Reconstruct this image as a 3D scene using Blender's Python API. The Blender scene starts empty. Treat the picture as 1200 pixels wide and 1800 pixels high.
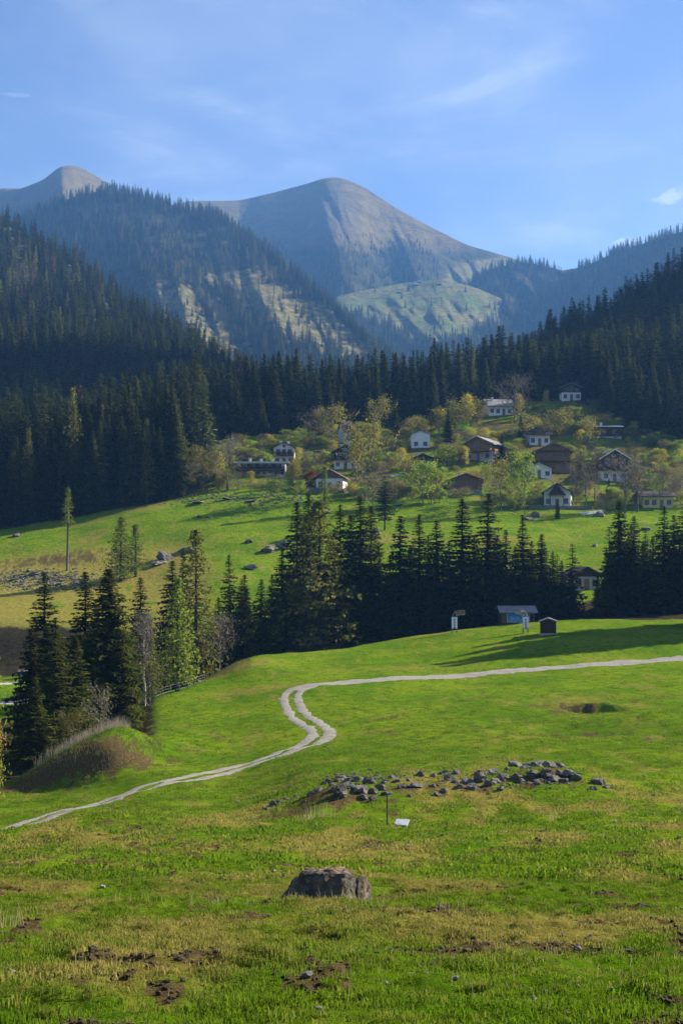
import bpy, bmesh, math, random
import numpy as np
from mathutils import Vector, Matrix, noise as mnoise
R = math.radians
S = bpy.context.scene
COL = S.collection

# ---------------------------------------------------------------- camera
FPX, VH = 2500.0, 1000.0              # focal length in photo pixels (1200 wide), row of the horizon
cam_d = bpy.data.cameras.new('camera')
cam = bpy.data.objects.new('camera', cam_d); COL.objects.link(cam)
cam.location = (0, 0, 0); cam.rotation_euler = (R(90), 0, 0)
cam_d.sensor_fit = 'HORIZONTAL'; cam_d.sensor_width = 24.0
cam_d.lens = 24.0*FPX/1200.0
cam_d.shift_y = (VH-900.0)/1200.0
cam_d.clip_start = 0.2; cam_d.clip_end = 30000
S.camera = cam

# ---------------------------------------------------------------- sky and sun
SUN_AZ, SUN_EL = 66.0, 29.0           # azimuth clockwise from +Y
W = bpy.data.worlds.new('World'); S.world = W; W.use_nodes = True
wn, wl = W.node_tree.nodes, W.node_tree.links
wn.clear()
wout = wn.new('ShaderNodeOutputWorld'); wbg = wn.new('ShaderNodeBackground')
sky = wn.new('ShaderNodeTexSky'); sky.sky_type = 'NISHITA'; sky.sun_disc = False
sky.sun_elevation = R(SUN_EL); sky.sun_rotation = R(SUN_AZ)
sky.altitude = 1500; sky.air_density = 1.0; sky.dust_density = 0.15; sky.ozone_density = 5.0
wbg.inputs['Strength'].default_value = 0.052
# thin cirrus: two stretched noises in the sky's own direction space
tc = wn.new('ShaderNodeTexCoord')
def wmap(rot, sc):
    m = wn.new('ShaderNodeMapping'); m.inputs['Rotation'].default_value = rot; m.inputs['Scale'].default_value = sc; m.inputs['Location'].default_value = (1.7, .4, 2.3)
    wl.new(tc.outputs['Generated'], m.inputs['Vector']); return m
def wnoise(vec, scale, det, rough, dist, lo, hi):
    n = wn.new('ShaderNodeTexNoise'); n.inputs['Scale'].default_value = scale; n.inputs['Detail'].default_value = det
    n.inputs['Roughness'].default_value = rough; n.inputs['Distortion'].default_value = dist
    wl.new(vec.outputs['Vector'], n.inputs['Vector'])
    r = wn.new('ShaderNodeMapRange'); r.inputs['From Min'].default_value = lo; r.inputs['From Max'].default_value = hi
    r.interpolation_type = 'SMOOTHSTEP'
    wl.new(n.outputs['Fac'], r.inputs['Value']); return r.outputs['Result']
def wmath(op, a, b):
    m = wn.new('ShaderNodeMath'); m.operation = op
    for i, v in enumerate((a, b)):
        if isinstance(v, (int, float)): m.inputs[i].default_value = v
        else: wl.new(v, m.inputs[i])
    return m.outputs[0]
c1 = wnoise(wmap((0, R(-24), R(8)), (2.2, 1.0, 8.0)), 2.4, 10, 0.66, 1.1, 0.44, 0.78)
c2 = wnoise(wmap((0, R(18), 0), (2.4, 1.0, 5.0)), 1.3, 5, 0.55, 0.3, 0.36, 0.72)
cl = wmath('MULTIPLY', c1, c2); cl = wmath('MULTIPLY', cl, 0.46)
cl = wmath('ADD', cl, wmath('MULTIPLY', c2, 0.20))
def puff(px, v, rx, rz, k):                                   # a small cumulus low over the right ridge
    d_ = Vector(((px-600)/FPX, 1.0, (VH-v)/FPX)).normalized()
    s_ = wn.new('ShaderNodeVectorMath'); s_.operation = 'SUBTRACT'; wl.new(tc.outputs['Generated'], s_.inputs[0]); s_.inputs[1].default_value = d_
    m_ = wn.new('ShaderNodeVectorMath'); m_.operation = 'MULTIPLY'; wl.new(s_.outputs[0], m_.inputs[0]); m_.inputs[1].default_value = (1/rx, 1/rx, 1/rz)
    l_ = wn.new('ShaderNodeVectorMath'); l_.operation = 'LENGTH'; wl.new(m_.outputs[0], l_.inputs[0])
    n_ = wnoise(wmap((0, 0, 0), (1, 1, 1.6)), 70, 5, 0.6, 0.3, 0.3, 0.7)
    q_ = wmath('SUBTRACT', wmath('ADD', 0.55, n_), l_.outputs['Value'])
    r_ = wn.new('ShaderNodeMapRange'); r_.interpolation_type = 'SMOOTHSTEP'; wl.new(q_, r_.inputs['Value']); r_.inputs['From Min'].default_value = 0.0; r_.inputs['From Max'].default_value = 0.9
    return wmath('MULTIPLY', r_.outputs['Result'], k)
for pf in ((1186, 345, .018, .0060, .5), (1093, 428, .009, .004, .6), (1120, 418, .012, .004, .3), (208, 232, .010, .0018, .18), (352, 58, .012, .0030, .12), (30, 166, .018, .0012, .14)):
    cl = wmath('MAXIMUM', cl, puff(*pf))
hsv = wn.new('ShaderNodeHueSaturation'); hsv.inputs['Saturation'].default_value = 0.90; hsv.inputs['Hue'].default_value = 0.508; wl.new(sky.outputs['Color'], hsv.inputs['Color'])
mx = wn.new('ShaderNodeMix'); mx.data_type = 'RGBA'
wl.new(cl, mx.inputs['Factor']); wl.new(hsv.outputs['Color'], mx.inputs[6])
mx.inputs[7].default_value = (7.2, 7.6, 8.2, 1)
wl.new(mx.outputs[2], wbg.inputs['Color']); wl.new(wbg.outputs[0], wout.inputs['Surface'])

sun_d = bpy.data.lights.new('sun', 'SUN'); sun_d.energy = 5.0; sun_d.angle = R(0.53); sun_d.color = (1.0, 0.91, 0.76)
sun = bpy.data.objects.new('sun', sun_d); COL.objects.link(sun)
sdir = Vector((math.sin(R(SUN_AZ))*math.cos(R(SUN_EL)), math.cos(R(SUN_AZ))*math.cos(R(SUN_EL)), math.sin(R(SUN_EL))))
sun.rotation_euler = sdir.to_track_quat('Z', 'Y').to_euler(); sun.location = sdir*200

vs = S.view_settings
vs.view_transform = 'Standard'; vs.look = 'None'; vs.gamma = 1.0; vs.use_curve_mapping = False
vs.exposure = 1.62
S.render.engine = 'CYCLES'
cy = S.cycles
cy.max_bounces = 5; cy.diffuse_bounces = 2; cy.glossy_bounces = 1; cy.transmission_bounces = 3
cy.transparent_max_bounces = 6; cy.volume_bounces = 0
cy.use_denoising = True
cy.caustics_reflective = False; cy.caustics_refractive = False
cy.sample_clamp_indirect = 4

# ---------------------------------------------------------------- numeric helpers
def _hash(ix, iy, seed):
    h = (ix.astype(np.int64)*374761393 + iy.astype(np.int64)*668265263 + seed*1274126177) & 0xffffffff
    h = ((h ^ (h >> 13))*1274126177) & 0xffffffff
    h = ((h ^ (h >> 16))*2246822519) & 0xffffffff
    return ((h ^ (h >> 15)) & 0xffffff)/float(0xffffff)
def vnoise(x, y, seed=0):
    x = np.asarray(x, float); y = np.asarray(y, float)
    ix, iy = np.floor(x), np.floor(y); fx, fy = x-ix, y-iy
    fx = fx*fx*fx*(fx*(fx*6-15)+10); fy = fy*fy*fy*(fy*(fy*6-15)+10)
    a, b = _hash(ix, iy, seed), _hash(ix+1, iy, seed)
    c, d = _hash(ix, iy+1, seed), _hash(ix+1, iy+1, seed)
    return ((a+(b-a)*fx)*(1-fy) + (c+(d-c)*fx)*fy)*2-1
def fbm(x, y, seed=0, octv=4, gain=0.5):
    s, a, t = 0.0, 1.0, 0.0
    for o in range(octv):
        s = s + a*vnoise(x*2**o+17.3*o, y*2**o-9.1*o, seed+o); t += a; a *= gain
    return s/t
def sstep(a, b, x):
    t = np.clip((x-a)/(b-a), 0, 1); return t*t*(3-2*t)
def polyline(pts):
    xs = np.array([p[0] for p in pts], float); ys = np.array([p[1] for p in pts], float)
    def f(x): return np.interp(x, xs, ys)
    return f
def smoothline(pts, w=14):
    g = polyline(pts)
    def f(x):
        x = np.asarray(x, float)
        return sum(g(x+o*w)*k for o, k in ((-2, .1), (-1, .22), (0, .36), (1, .22), (2, .1)))
    return f

# ---------------------------------------------------------------- object helpers
def tag(o, label=None, cat=None, group=None, kind=None):
    if label: o['label'] = label
    if cat: o['category'] = cat
    if group: o['group'] = group
    if kind: o['kind'] = kind
    return o
def link(o, parent=None):
    COL.objects.link(o)
    if parent is not None: o.parent = parent
    return o
def empty(name, loc, rz=0.0, **kw):
    o = bpy.data.objects.new(name, None); o.empty_display_size = 0.3
    o.location = loc; o.rotation_euler = (0, 0, rz); link(o); return tag(o, **kw)
def mesh_np(name, V, F, mats=(), midx=None, smooth=False):
    """V (n,3); F list of lists or an (m,3)/(m,4) array."""
    me = bpy.data.meshes.new(name)
    V = np.asarray(V, np.float32)
    if isinstance(F, np.ndarray):
        k = F.shape[1]; n = len(F)
        me.vertices.add(len(V)); me.vertices.foreach_set('co', V.ravel())
        me.loops.add(n*k); me.loops.foreach_set('vertex_index', F.astype(np.int32).ravel())
        me.polygons.add(n)
        me.polygons.foreach_set('loop_start', np.arange(0, n*k, k, dtype=np.int32))
        me.update(calc_edges=True)
    else:
        me.from_pydata(V.tolist(), [], F)
    for m in mats: me.materials.append(m)
    if midx is not None: me.polygons.foreach_set('material_index', np.asarray(midx, np.int32))
    me.polygons.foreach_set('use_smooth', np.full(len(me.polygons), smooth, dtype=bool))
    me.update(); return me
def attr(me, name, vals):
    a = me.attributes.new(name, 'FLOAT', 'POINT'); a.data.foreach_set('value', np.asarray(vals, np.float32).ravel())
def mobj(name, me, parent=None, loc=None, **kw):
    o = bpy.data.objects.new(name, me); link(o, parent)
    if loc is not None: o.location = loc
    return tag(o, **kw)
class MB:
    """collects boxes, prisms and tubes into one mesh"""
    def __init__(s): s.v, s.f, s.m = [], [], []
    def add(s, vs_, fs, mi=0):
        b = len(s.v); s.v += [tuple(p) for p in vs_]
        for f in fs: s.f.append([b+i for i in f]); s.m.append(mi)
    def box(s, x0, x1, y0, y1, z0, z1, mi=0):
        s.add([(x0,y0,z0),(x1,y0,z0),(x1,y1,z0),(x0,y1,z0),(x0,y0,z1),(x1,y0,z1),(x1,y1,z1),(x0,y1,z1)],
              [(0,3,2,1),(4,5,6,7),(0,1,5,4),(1,2,6,5),(2,3,7,6),(3,0,4,7)], mi)
    def prism(s, poly, y0, y1, mi=0):                      # polygon in xz, extruded along y
        n = len(poly)
        s.add([(x,y0,z) for x,z in poly]+[(x,y1,z) for x,z in poly],
              [list(range(n)), list(range(2*n-1, n-1, -1))]+[(i, i+n, (i+1)%n+n, (i+1)%n) for i in range(n)], mi)
    def tube(s, p0, p1, r0, r1, n=5, mi=0):
        p0, p1 = Vector(p0), Vector(p1); d = p1-p0
        if d.length < 1e-6: return
        q = d.to_track_quat('Z', 'Y'); a = q @ Vector((1,0,0)); b = q @ Vector((0,1,0))
        ring = [(math.cos(2*math.pi*i/n), math.sin(2*math.pi*i/n)) for i in range(n)]
        s.add([p0+a*(c*r0)+b*(t*r0) for c,t in ring]+[p1+a*(c*r1)+b*(t*r1) for c,t in ring],
              [(i,(i+1)%n,(i+1)%n+n,i+n) for i in range(n)]+[list(range(2*n-1,n-1,-1))], mi)
    def tri(s, a, b, c, mi=0): s.add((a,b,c), ((0,1,2),), mi)
    def mesh(s, name, mats, smooth=False): return mesh_np(name, s.v, s.f, mats, s.m, smooth)
    def build(s, name, mat, parent=None, smooth=False, **kw):
        return mobj(name, s.mesh(name, mat if isinstance(mat, (list, tuple)) else [mat], smooth), parent, **kw)

# ---------------------------------------------------------------- material helpers
class NT:
    def __init__(s, name):
        s.m = bpy.data.materials.new(name); s.m.use_nodes = True
        s.n, s.l = s.m.node_tree.nodes, s.m.node_tree.links; s.n.clear()
        s.out = s.n.new('ShaderNodeOutputMaterial')
    def node(s, t, **kw):
        n = s.n.new(t)
        for k, v in kw.items(): setattr(n, k, v)
        return n
    def set(s, sock, v):
        if hasattr(v, 'is_linked') or isinstance(v, bpy.types.NodeSocket): s.l.new(v, sock)
        elif isinstance(v, (tuple, list)) and len(v) == 3 and sock.type == 'RGBA': sock.default_value = (*v, 1)
        else: sock.default_value = v
    def pos(s): return s.node('ShaderNodeNewGeometry').outputs['Position']
    def objco(s): return s.node('ShaderNodeTexCoord').outputs['Object']
    def scale(s, vec, sc):
        m = s.node('ShaderNodeMapping'); s.l.new(vec, m.inputs['Vector']); m.inputs['Scale'].default_value = sc; return m.outputs[0]
    def noise(s, vec, scale, det=4, rough=0.55, lo=0.35, hi=0.65, dist=0.0):
        n = s.node('ShaderNodeTexNoise'); s.l.new(vec, n.inputs['Vector'])
        n.inputs['Scale'].default_value = scale; n.inputs['Detail'].default_value = det
        n.inputs['Roughness'].default_value = rough; n.inputs['Distortion'].default_value = dist
        return s.rng(n.outputs['Fac'], lo, hi)
    def rng(s, v, lo, hi, a=0.0, b=1.0, smooth=True):
        r = s.node('ShaderNodeMapRange'); s.set(r.inputs['Value'], v)
        if smooth: r.interpolation_type = 'SMOOTHSTEP'
        for k, x in (('From Min', lo), ('From Max', hi), ('To Min', a), ('To Max', b)): s.set(r.inputs[k], x)
        return r.outputs['Result']
    def mix(s, f, a, b):
        m = s.node('ShaderNodeMix', data_type='RGBA'); s.set(m.inputs['Factor'], f); s.set(m.inputs[6], a); s.set(m.inputs[7], b); return m.outputs[2]
    def mul(s, a, b, op='MULTIPLY'):
        m = s.node('ShaderNodeMath', operation=op); s.set(m.inputs[0], a); s.set(m.inputs[1], b); return m.outputs[0]
    def attr(s, name, typ='GEOMETRY'):
        a = s.node('ShaderNodeAttribute', attribute_name=name, attribute_type=typ); return a.outputs['Fac']
    def rand(s): return s.node('ShaderNodeObjectInfo').outputs['Random']
    def vary(s, col, f, amt):                               # col * (1-amt .. 1+amt)
        h = s.node('ShaderNodeHueSaturation'); s.set(h.inputs['Color'], col); s.set(h.inputs['Value'], s.rng(f, 0, 1, 1-amt, 1+amt, False)); return h.outputs[0]
    def bsdf(s, col, rough=0.9, bump=None, dist=0.05, strength=0.5, spec=0.2, metal=0.0):
        b = s.node('ShaderNodeBsdfPrincipled'); s.set(b.inputs['Base Color'], col); s.set(b.inputs['Roughness'], rough)
        b.inputs['Specular IOR Level'].default_value = spec; b.inputs['Metallic'].default_value = metal
        if bump is not None:
            k = s.node('ShaderNodeBump'); s.set(k.inputs['Height'], bump); k.inputs['Distance'].default_value = dist; k.inputs['Strength'].default_value = strength
            s.l.new(k.outputs[0], b.inputs['Normal'])
        s.l.new(b.outputs[0], s.out.inputs['Surface']); return s.m
    def leaf(s, col, trans=0.35, tcol=None):
        d = s.node('ShaderNodeBsdfDiffuse'); t = s.node('ShaderNodeBsdfTranslucent'); m = s.node('ShaderNodeMixShader')
        s.set(d.inputs['Color'], col); s.set(t.inputs['Color'], tcol if tcol is not None else col); m.inputs[0].default_value = trans
        s.l.new(d.outputs[0], m.inputs[1]); s.l.new(t.outputs[0], m.inputs[2]); s.l.new(m.outputs[0], s.out.inputs['Surface']); return s.m
def simple(name, col, rough=0.85, amt=0.25, scale=3.0, bump=0.0, spec=0.2, metal=0.0, dirt=None):
    t = NT(name); oc = t.objco(); n = t.noise(oc, scale, 5, 0.6, 0.3, 0.7)
    c = t.vary(col, n, amt)
    if dirt: c = t.mix(t.mul(t.noise(oc, scale*0.4, 4, 0.6, 0.45, 0.75), 0.6), c, dirt)
    return t.bsdf(c, rough, n if bump else None, bump, 0.6, spec, metal)
# ================================================================ TERRAIN
# profiles of the ground along lines of sight: (distance Y in metres, row of the photo the ground shows at)
def near(v38, v50, v62): return [(1.5, VH+1.55/1.5*FPX), (3, VH+1.75/3*FPX), (5, VH+2.15/5*FPX), (9, 1800), (14, 1690), (20, 1615), (27, 1566), (38, v38), (50, v50), (62, v62)]
TAB = {
 -500: near(1515, 1490, 1480)+[(75,1478),(85,1465),(100,1430),(112,1400),(125,1395),(150,1330),(200,1240),(238,1198),(243,1185),(250,1095),(290,1030),(320,960),(338,938),(400,860),(460,810),(560,760)],
    0: near(1512, 1482, 1468)+[(75,1470),(85,1456),(100,1420),(112,1394),(118,1392),(130,1375),(150,1328),(200,1238),(238,1198),(243,1185),(250,1095),(290,1030),(320,960),(338,940),(400,860),(460,810),(560,760)],
   70: near(1508, 1474, 1456)+[(75,1462),(85,1445),(100,1415),(112,1388),(115.5,1345),(120,1338),(132,1370),(150,1320),(200,1236),(238,1197),(243,1185),(250,1096),(290,1026),(320,950),(338,933),(400,855),(460,805),(560,755)],
  130: near(1506, 1468, 1444)+[(75,1452),(85,1433),(100,1404),(110,1384),(114,1312),(119,1303),(134,1340),(160,1285),(200,1232),(238,1196),(243,1183),(250,1098),(290,1020),(320,946),(340,924),(400,850),(460,800),(560,755)],
  200: near(1505, 1464, 1436)+[(73,1446),(85,1425),(98,1396),(108,1370),(112,1292),(119,1282),(134,1318),(160,1275),(200,1230),(238,1195),(250,1100),(290,1018),(318,940),(340,905),(400,845),(460,795),(560,750)],
  270: near(1505, 1464, 1437)+[(72,1442),(85,1414),(98,1378),(112,1340),(124,1297),(133,1280),(150,1254),(163,1222),(170,1220),(185,1245),(230,1195),(250,1100),(285,1022),(310,958),(335,898),(348,884),(400,835),(440,790),(560,745)],
  340: near(1506, 1466, 1442)+[(70,1444),(82,1420),(96,1385),(112,1338),(130,1290),(150,1250),(165,1213),(172,1207),(180,1215),(195,1225),(230,1190),(248,1100),(275,1035),(305,960),(335,895),(348,872),(365,852),(400,808),(435,772),(560,740)],
  400: near(1508, 1470, 1446)+[(70,1442),(80,1425),(95,1390),(110,1345),(130,1292),(150,1248),(166,1210),(174,1185),(182,1172),(192,1178),(205,1215),(230,1188),(246,1100),(270,1040),(300,970),(330,900),(345,872),(358,854),(390,812),(430,768),(560,735)],
  440: near(1508, 1472, 1448)+[(70,1436),(80,1418),(95,1382),(110,1340),(130,1288),(150,1242),(166,1200),(177,1163),(186,1150),(194,1152),(206,1200),(230,1186),(246,1100),(270,1040),(300,972),(330,902),(347,870),(360,852),(388,812),(430,766),(560,735)],
  550: near(1510, 1474, 1446)+[(68,1420),(75,1386),(95,1346),(115,1310),(138,1260),(158,1209),(175,1174),(194,1143),(200,1144),(211,1185),(230,1180),(250,1090),(270,1040),(300,975),(330,905),(350,868),(362,850),(385,815),(410,780),(435,760),(560,732)],
  700: near(1512, 1476, 1444)+[(70,1394),(78,1362),(100,1325),(130,1266),(158,1209),(163,1196),(185,1150),(204,1120),(209,1122),(218,1160),(234,1158),(250,1080),(280,1010),(310,950),(335,900),(355,865),(380,815),(410,775),(440,752),(560,728)],
  850: near(1512, 1476, 1442)+[(72,1384),(79,1350),(100,1320),(130,1260),(160,1204),(167,1187),(185,1130),(205,1099),(212,1097),(222,1115),(236,1110),(250,1075),(280,1000),(310,945),(335,905),(352,875),(365,850),(385,805),(410,765),(440,727),(460,716),(560,702)],
 1000: near(1510, 1474, 1440)+[(72,1380),(79,1350),(100,1315),(130,1256),(160,1196),(170,1177),(187,1115),(205,1092),(214,1088),(224,1090),(236,1078),(250,1050),(280,1000),(310,950),(335,912),(352,886),(370,845),(390,810),(410,772),(435,727),(455,702),(560,680)],
 1200: near(1508, 1470, 1438)+[(74,1384),(82,1352),(100,1312),(130,1246),(162,1180),(173,1163),(190,1112),(205,1090),(218,1078),(228,1075),(240,1062),(250,1045),(280,990),(310,945),(335,915),(355,890),(375,850),(400,800),(430,745),(460,690),(560,640)],
 1700: near(1505, 1465, 1432)+[(74,1380),(82,1345),(100,1300),(130,1230),(165,1165),(180,1135),(195,1105),(210,1080),(225,1060),(240,1045),(250,1035),(280,980),(310,930),(335,890),(355,860),(375,820),(400,765),(430,705),(460,640),(560,560)],
}
LN0, LN1, NL = math.log(1.5), math.log(560), 640
PX = np.array(sorted(TAB), float)
lnY = np.linspace(LN0, LN1, NL)
colZ = []
for p in PX:
    yy = np.array([a for a, b in TAB[int(p)]], float); vv = np.array([b for a, b in TAB[int(p)]], float)
    colZ.append(np.interp(lnY, np.log(yy), -(vv-VH)/FPX*yy))
colZ = np.array(colZ)
PXF = np.linspace(-500, 1700, 441)                          # every 5 px
grid = np.empty((len(PXF), NL))
for j in range(NL): grid[:, j] = np.interp(PXF, PX, colZ[:, j])
def blur(a, sig, axis):
    k = np.arange(-int(3*sig)-1, int(3*sig)+2); w = np.exp(-k*k/(2.0*sig*sig)); w /= w.sum()
    pad = [(0, 0), (0, 0)]; pad[axis] = (len(k)//2, len(k)//2)
    b = np.pad(a, pad, mode='edge'); out = np.zeros_like(a)
    for i, wi in enumerate(w):
        sl = [slice(None), slice(None)]; sl[axis] = slice(i, i+a.shape[axis]); out += wi*b[tuple(sl)]
    return out
grid = blur(blur(grid, 4.5, 0), 1.3, 1)
def Hbase(X, Y):
    X = np.asarray(X, float); Y = np.asarray(Y, float)
    r = np.hypot(X, Y); th = np.arctan2(X, Y); thc = np.clip(th, -0.412, 0.412)
    d = np.maximum(r*np.cos(thc), 1.5)
    px = np.clip(600+np.tan(thc)*FPX, -499.9, 1699.9)
    gi = (px+500)/5.0; gj = np.clip((np.log(d)-LN0)/(LN1-LN0)*(NL-1), 0, NL-1.001)
    i0 = gi.astype(int); j0 = gj.astype(int); fi, fj = gi-i0, gj-j0
    i1 = np.minimum(i0+1, len(PXF)-1); j1 = j0+1
    z = (grid[i0, j0]*(1-fi)+grid[i1, j0]*fi)*(1-fj)+(grid[i0, j1]*(1-fi)+grid[i1, j1]*fi)*fj
    z = np.where(d > 560, z-(np.minimum(d, 1400)-560)*0.10, z)          # the valley beyond falls away
    back = sstep(0.6, 1.6, np.abs(th))
    zb = 0.02*d-1.5                                                       # hill behind the viewer
    return z*(1-back)+zb*back*np.minimum(1, d/20.0)+(1-np.minimum(1, d/20.0))*z*back

# ---- the gravel track, in metres
def pxpt(px, Y): return np.array(((px-600)/FPX*Y, Y))
TRACK = [(-330,60.5),(-120,72.5),(30,83),(100,87.5),(190,94),(260,98),(330,102),(420,108.5),(480,112.5),(530,116),(556,119),(564,123),(552,128.5),(532,136),(518,144),(511,151),(518,155.5),(545,158.2),(600,160),(700,163.2),(850,167.4),(1000,171),(1200,174),(1500,178),(1800,184)]
def catmull(P, n=24):
    P = np.asarray(P, float); P = np.vstack([2*P[0]-P[1], P, 2*P[-1]-P[-2]]); out = []
    for i in range(1, len(P)-2):
        t = np.linspace(0, 1, n, endpoint=False)[:, None]
        a, b, c, d = P[i-1], P[i], P[i+1], P[i+2]
        out.append(0.5*((2*b)+(-a+c)*t+(2*a-5*b+4*c-d)*t*t+(-a+3*b-3*c+d)*t**3))
    return np.vstack(out+[P[-2][None]])
TRK = catmull([pxpt(*t) for t in TRACK], 40)
seg = np.hypot(*np.diff(TRK, axis=0).T); arc = np.concatenate([[0], np.cumsum(seg)])
ts = np.arange(0, arc[-1], 0.35)
TRK = np.stack([np.interp(ts, arc, TRK[:, 0]), np.interp(ts, arc, TRK[:, 1])], 1)
tan = np.gradient(TRK, axis=0); tan /= np.linalg.norm(tan, axis=1)[:, None]
TNR = np.stack([tan[:, 1], -tan[:, 0]], 1)
_tsub = TRK[::4]
def track_dist(X, Y):
    sh = np.shape(X); x = np.ravel(X); y = np.ravel(Y); out = np.full(x.shape, 99.0)
    idx = np.where((y > 50) & (y < 200))[0]
    for k in range(0, len(idx), 40000):
        q = idx[k:k+40000]
        dm = np.full(len(q), 1e9)
        for c in range(0, len(_tsub), 50):
            s_ = _tsub[c:c+50]; dm = np.minimum(dm, ((x[q, None]-s_[None, :, 0])**2+(y[q, None]-s_[None, :, 1])**2).min(1))
        out[q] = np.sqrt(dm)
    return out.reshape(sh)

ROADS = [[(-400,196),(-150,198),(20,200.5),(60,203),(90,207)], [(-400,229),(-150,230),(10,232),(40,233),(62,234)]]
# local bumps: px, Y, radius x, radius y (m), height
def ell(X, Y, px, Yc, rx, ry):
    x0 = (px-600)/FPX*Yc; return np.exp(-((X-x0)/rx)**2-((Y-Yc)/ry)**2)
def H(X, Y, fine=True):
    X = np.asarray(X, float); Y = np.asarray(Y, float)
    z = Hbase(X, Y)
    d = np.hypot(X, Y)
    lod = sstep(420, 120, d)
    z = z + 0.35*fbm(X/16, Y/16, 3, 2)*sstep(15, 60, d)*(0.5+0.5*lod)
    z = z + 0.9*fbm(X/34, Y/22, 41, 3)*sstep(235, 300, d)*sstep(600, 460, d)
    z = z + 0.19*fbm(X/3.4, Y/2.2, 5, 4)*lod
    # ditch and hollows on the right meadow, rock bank, mounds
    xr = X-22.1+0.35*vnoise(X*0.8, Y*0.8, 207)
    ye = 138.6-0.7*xr+0.5*vnoise(X*0.7, Y*0.3, 208)
    z = z - 1.25*sstep(-4.4, 2.6, xr)**1.3*sstep(4.2, 2.4, xr)*sstep(0.3, -1.5, Y-ye)*sstep(-13, -1.5, Y-ye)
    z = z - 0.8*ell(X, Y, 1010, 114, 4.5, 2.6) - 0.7*ell(X, Y, 1195, 106, 3.5, 3) + 0.5*ell(X, Y, 1120, 120, 6, 5)
    z = z + 0.55*ell(X, Y, 590, 70.5, 1.6, 2.4) + 0.75*ell(X, Y, 960, 74, 3.0, 2.2) + 0.3*ell(X, Y, 780, 73, 3.5, 2.2)
    z = z + 0.9*ell(X, Y, 235, 119, 2.4, 3.0)
    # standing ground under the two sheds
    if fine:
        z = z + 0.11*fbm(X/0.9, Y/0.8, 9, 3)*sstep(140, 50, d) + 0.065*fbm(X/0.3, Y/0.3, 13, 2)*sstep(60, 18, d)
    return z
def Hf(x, y): return float(H(np.array([x]), np.array([y]))[0])
def row_of(px, Y):
    return VH-H((px-600)/FPX*Y, Y, False)/Y*FPX
def Yat(px, v, y0=240, y1=470):
    """distance at which the ground shows at row v of column px"""
    ys = np.linspace(y0, y1, 400); r = row_of(np.full(400, px), ys)
    return float(ys[np.argmin(np.abs(r-v))])
def gp(px, Y, dz=0.0):
    x = (px-600)/FPX*Y; return Vector((x, Y, Hf(x, Y)+dz))

# ---- attribute fields of the ground
def straw_field(X, Y):
    d = np.hypot(X, Y); px = 600+np.divide(X, np.maximum(Y, 1))*FPX
    n = fbm(X/2.0, Y/4.6, 21, 4)
    s = sstep(-0.25, 0.5, n)*0.8*sstep(90, 62, d)+sstep(0.1, 0.5, n)*0.4
    s = np.maximum(s, 0.8*np.exp(-((Y-70-3*fbm(X/6, Y/6, 8, 2))/6.0)**2)*sstep(560, 420, px)*sstep(-0.4, 0.3, n+0.25))
    far = sstep(242, 256, Y)*sstep(420, 300, px)*sstep(322, 300, Y+10*n)
    s = np.maximum(s, 0.95*far*sstep(-0.6, 0.1, n+0.15))
    s = np.maximum(s, 0.6*sstep(245, 300, Y)*sstep(0.05, 0.5, fbm(X/12, Y/7, 77, 3)))
    s = np.maximum(s, 0.65*ell(X, Y, 450, 160, 7, 3)); s = np.maximum(s, 0.5*ell(X, Y, 700, 172, 12, 2.2))
    s = np.maximum(s, 0.8*ell(X, Y, 400, 177, 7, 6)*sstep(-0.3, 0.3, n)); s = np.maximum(s, 0.6*ell(X, Y, 1010, 140, 4, 5))
    s = np.maximum(s, 0.7*ell(X, Y, 740, 204, 7, 3))
    return np.clip(s, 0, 1)
DIRT_SHADE = [(660,44,1.4,.5,.9),(760,47,2.2,.45,.7),(700,21,1.3,1.0,1),(820,16,1.6,.8,.9),(640,15,1.2,.7,.9),(990,15.5,1.4,.7,.6),(520,15.5,1.2,.35,.9),(480,24.5,.7,.35,.7),(330,50,3.0,.8,.7),(120,36,2.4,.7,.7),(250,42,2.6,.5,.6),
        (880,27,2.4,.6,.7),(1050,22,2.2,.35,.9),(800,23,1.2,.5,.6),(1015,136.5,1.9,2.2,1),(975,137.5,2.6,1.6,.8),(980,132,3.2,3.5,.5),(110,113.5,7,2.4,1.2),(195,111,4,2.4,1),(50,115,3.5,2.2,1),(1010,114,5,2.2,.8),(1195,106,3,2.4,.9),(860,146,4,2.4,.45),(600,69.5,3.0,1.8,.9),(960,72.6,3.2,1.6,.7),(780,71.5,4,1.6,.6),(510,67.5,2.4,1.6,.9),(640,64,3,1,.4),(100,305,16,6,.6),(170,112,7,3,.6)]  # left bank entries: bare earth that also paints its shaded face dark
def dirt_shade_field(X, Y):
    n = fbm(X/0.8, Y/1.7, 31, 4)
    s = np.zeros_like(X)
    for px, Yc, rx, ry, k in DIRT_SHADE: s = np.maximum(s, k*ell(X, Y, px, Yc, rx, ry))
    s = np.clip(s*1.3+n*0.75*(s > 0.12)-0.18, 0, 1)
    s = np.maximum(s, sstep(0.33, 0.5, n)*0.9*sstep(80, 40, Y)); s = np.maximum(s, sstep(0.38, 0.6, n)*0.6*sstep(175, 130, Y))
    vil_shade = sstep(345, 360, Y)*sstep(480, 455, Y)*sstep(-0.45, 0.2, fbm(X/9, Y/6, 51, 3))  # brownish village ground, spread wider to paint the shade among the houses
    return np.clip(np.maximum(s, vil_shade*0.5), 0, 1)
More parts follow.
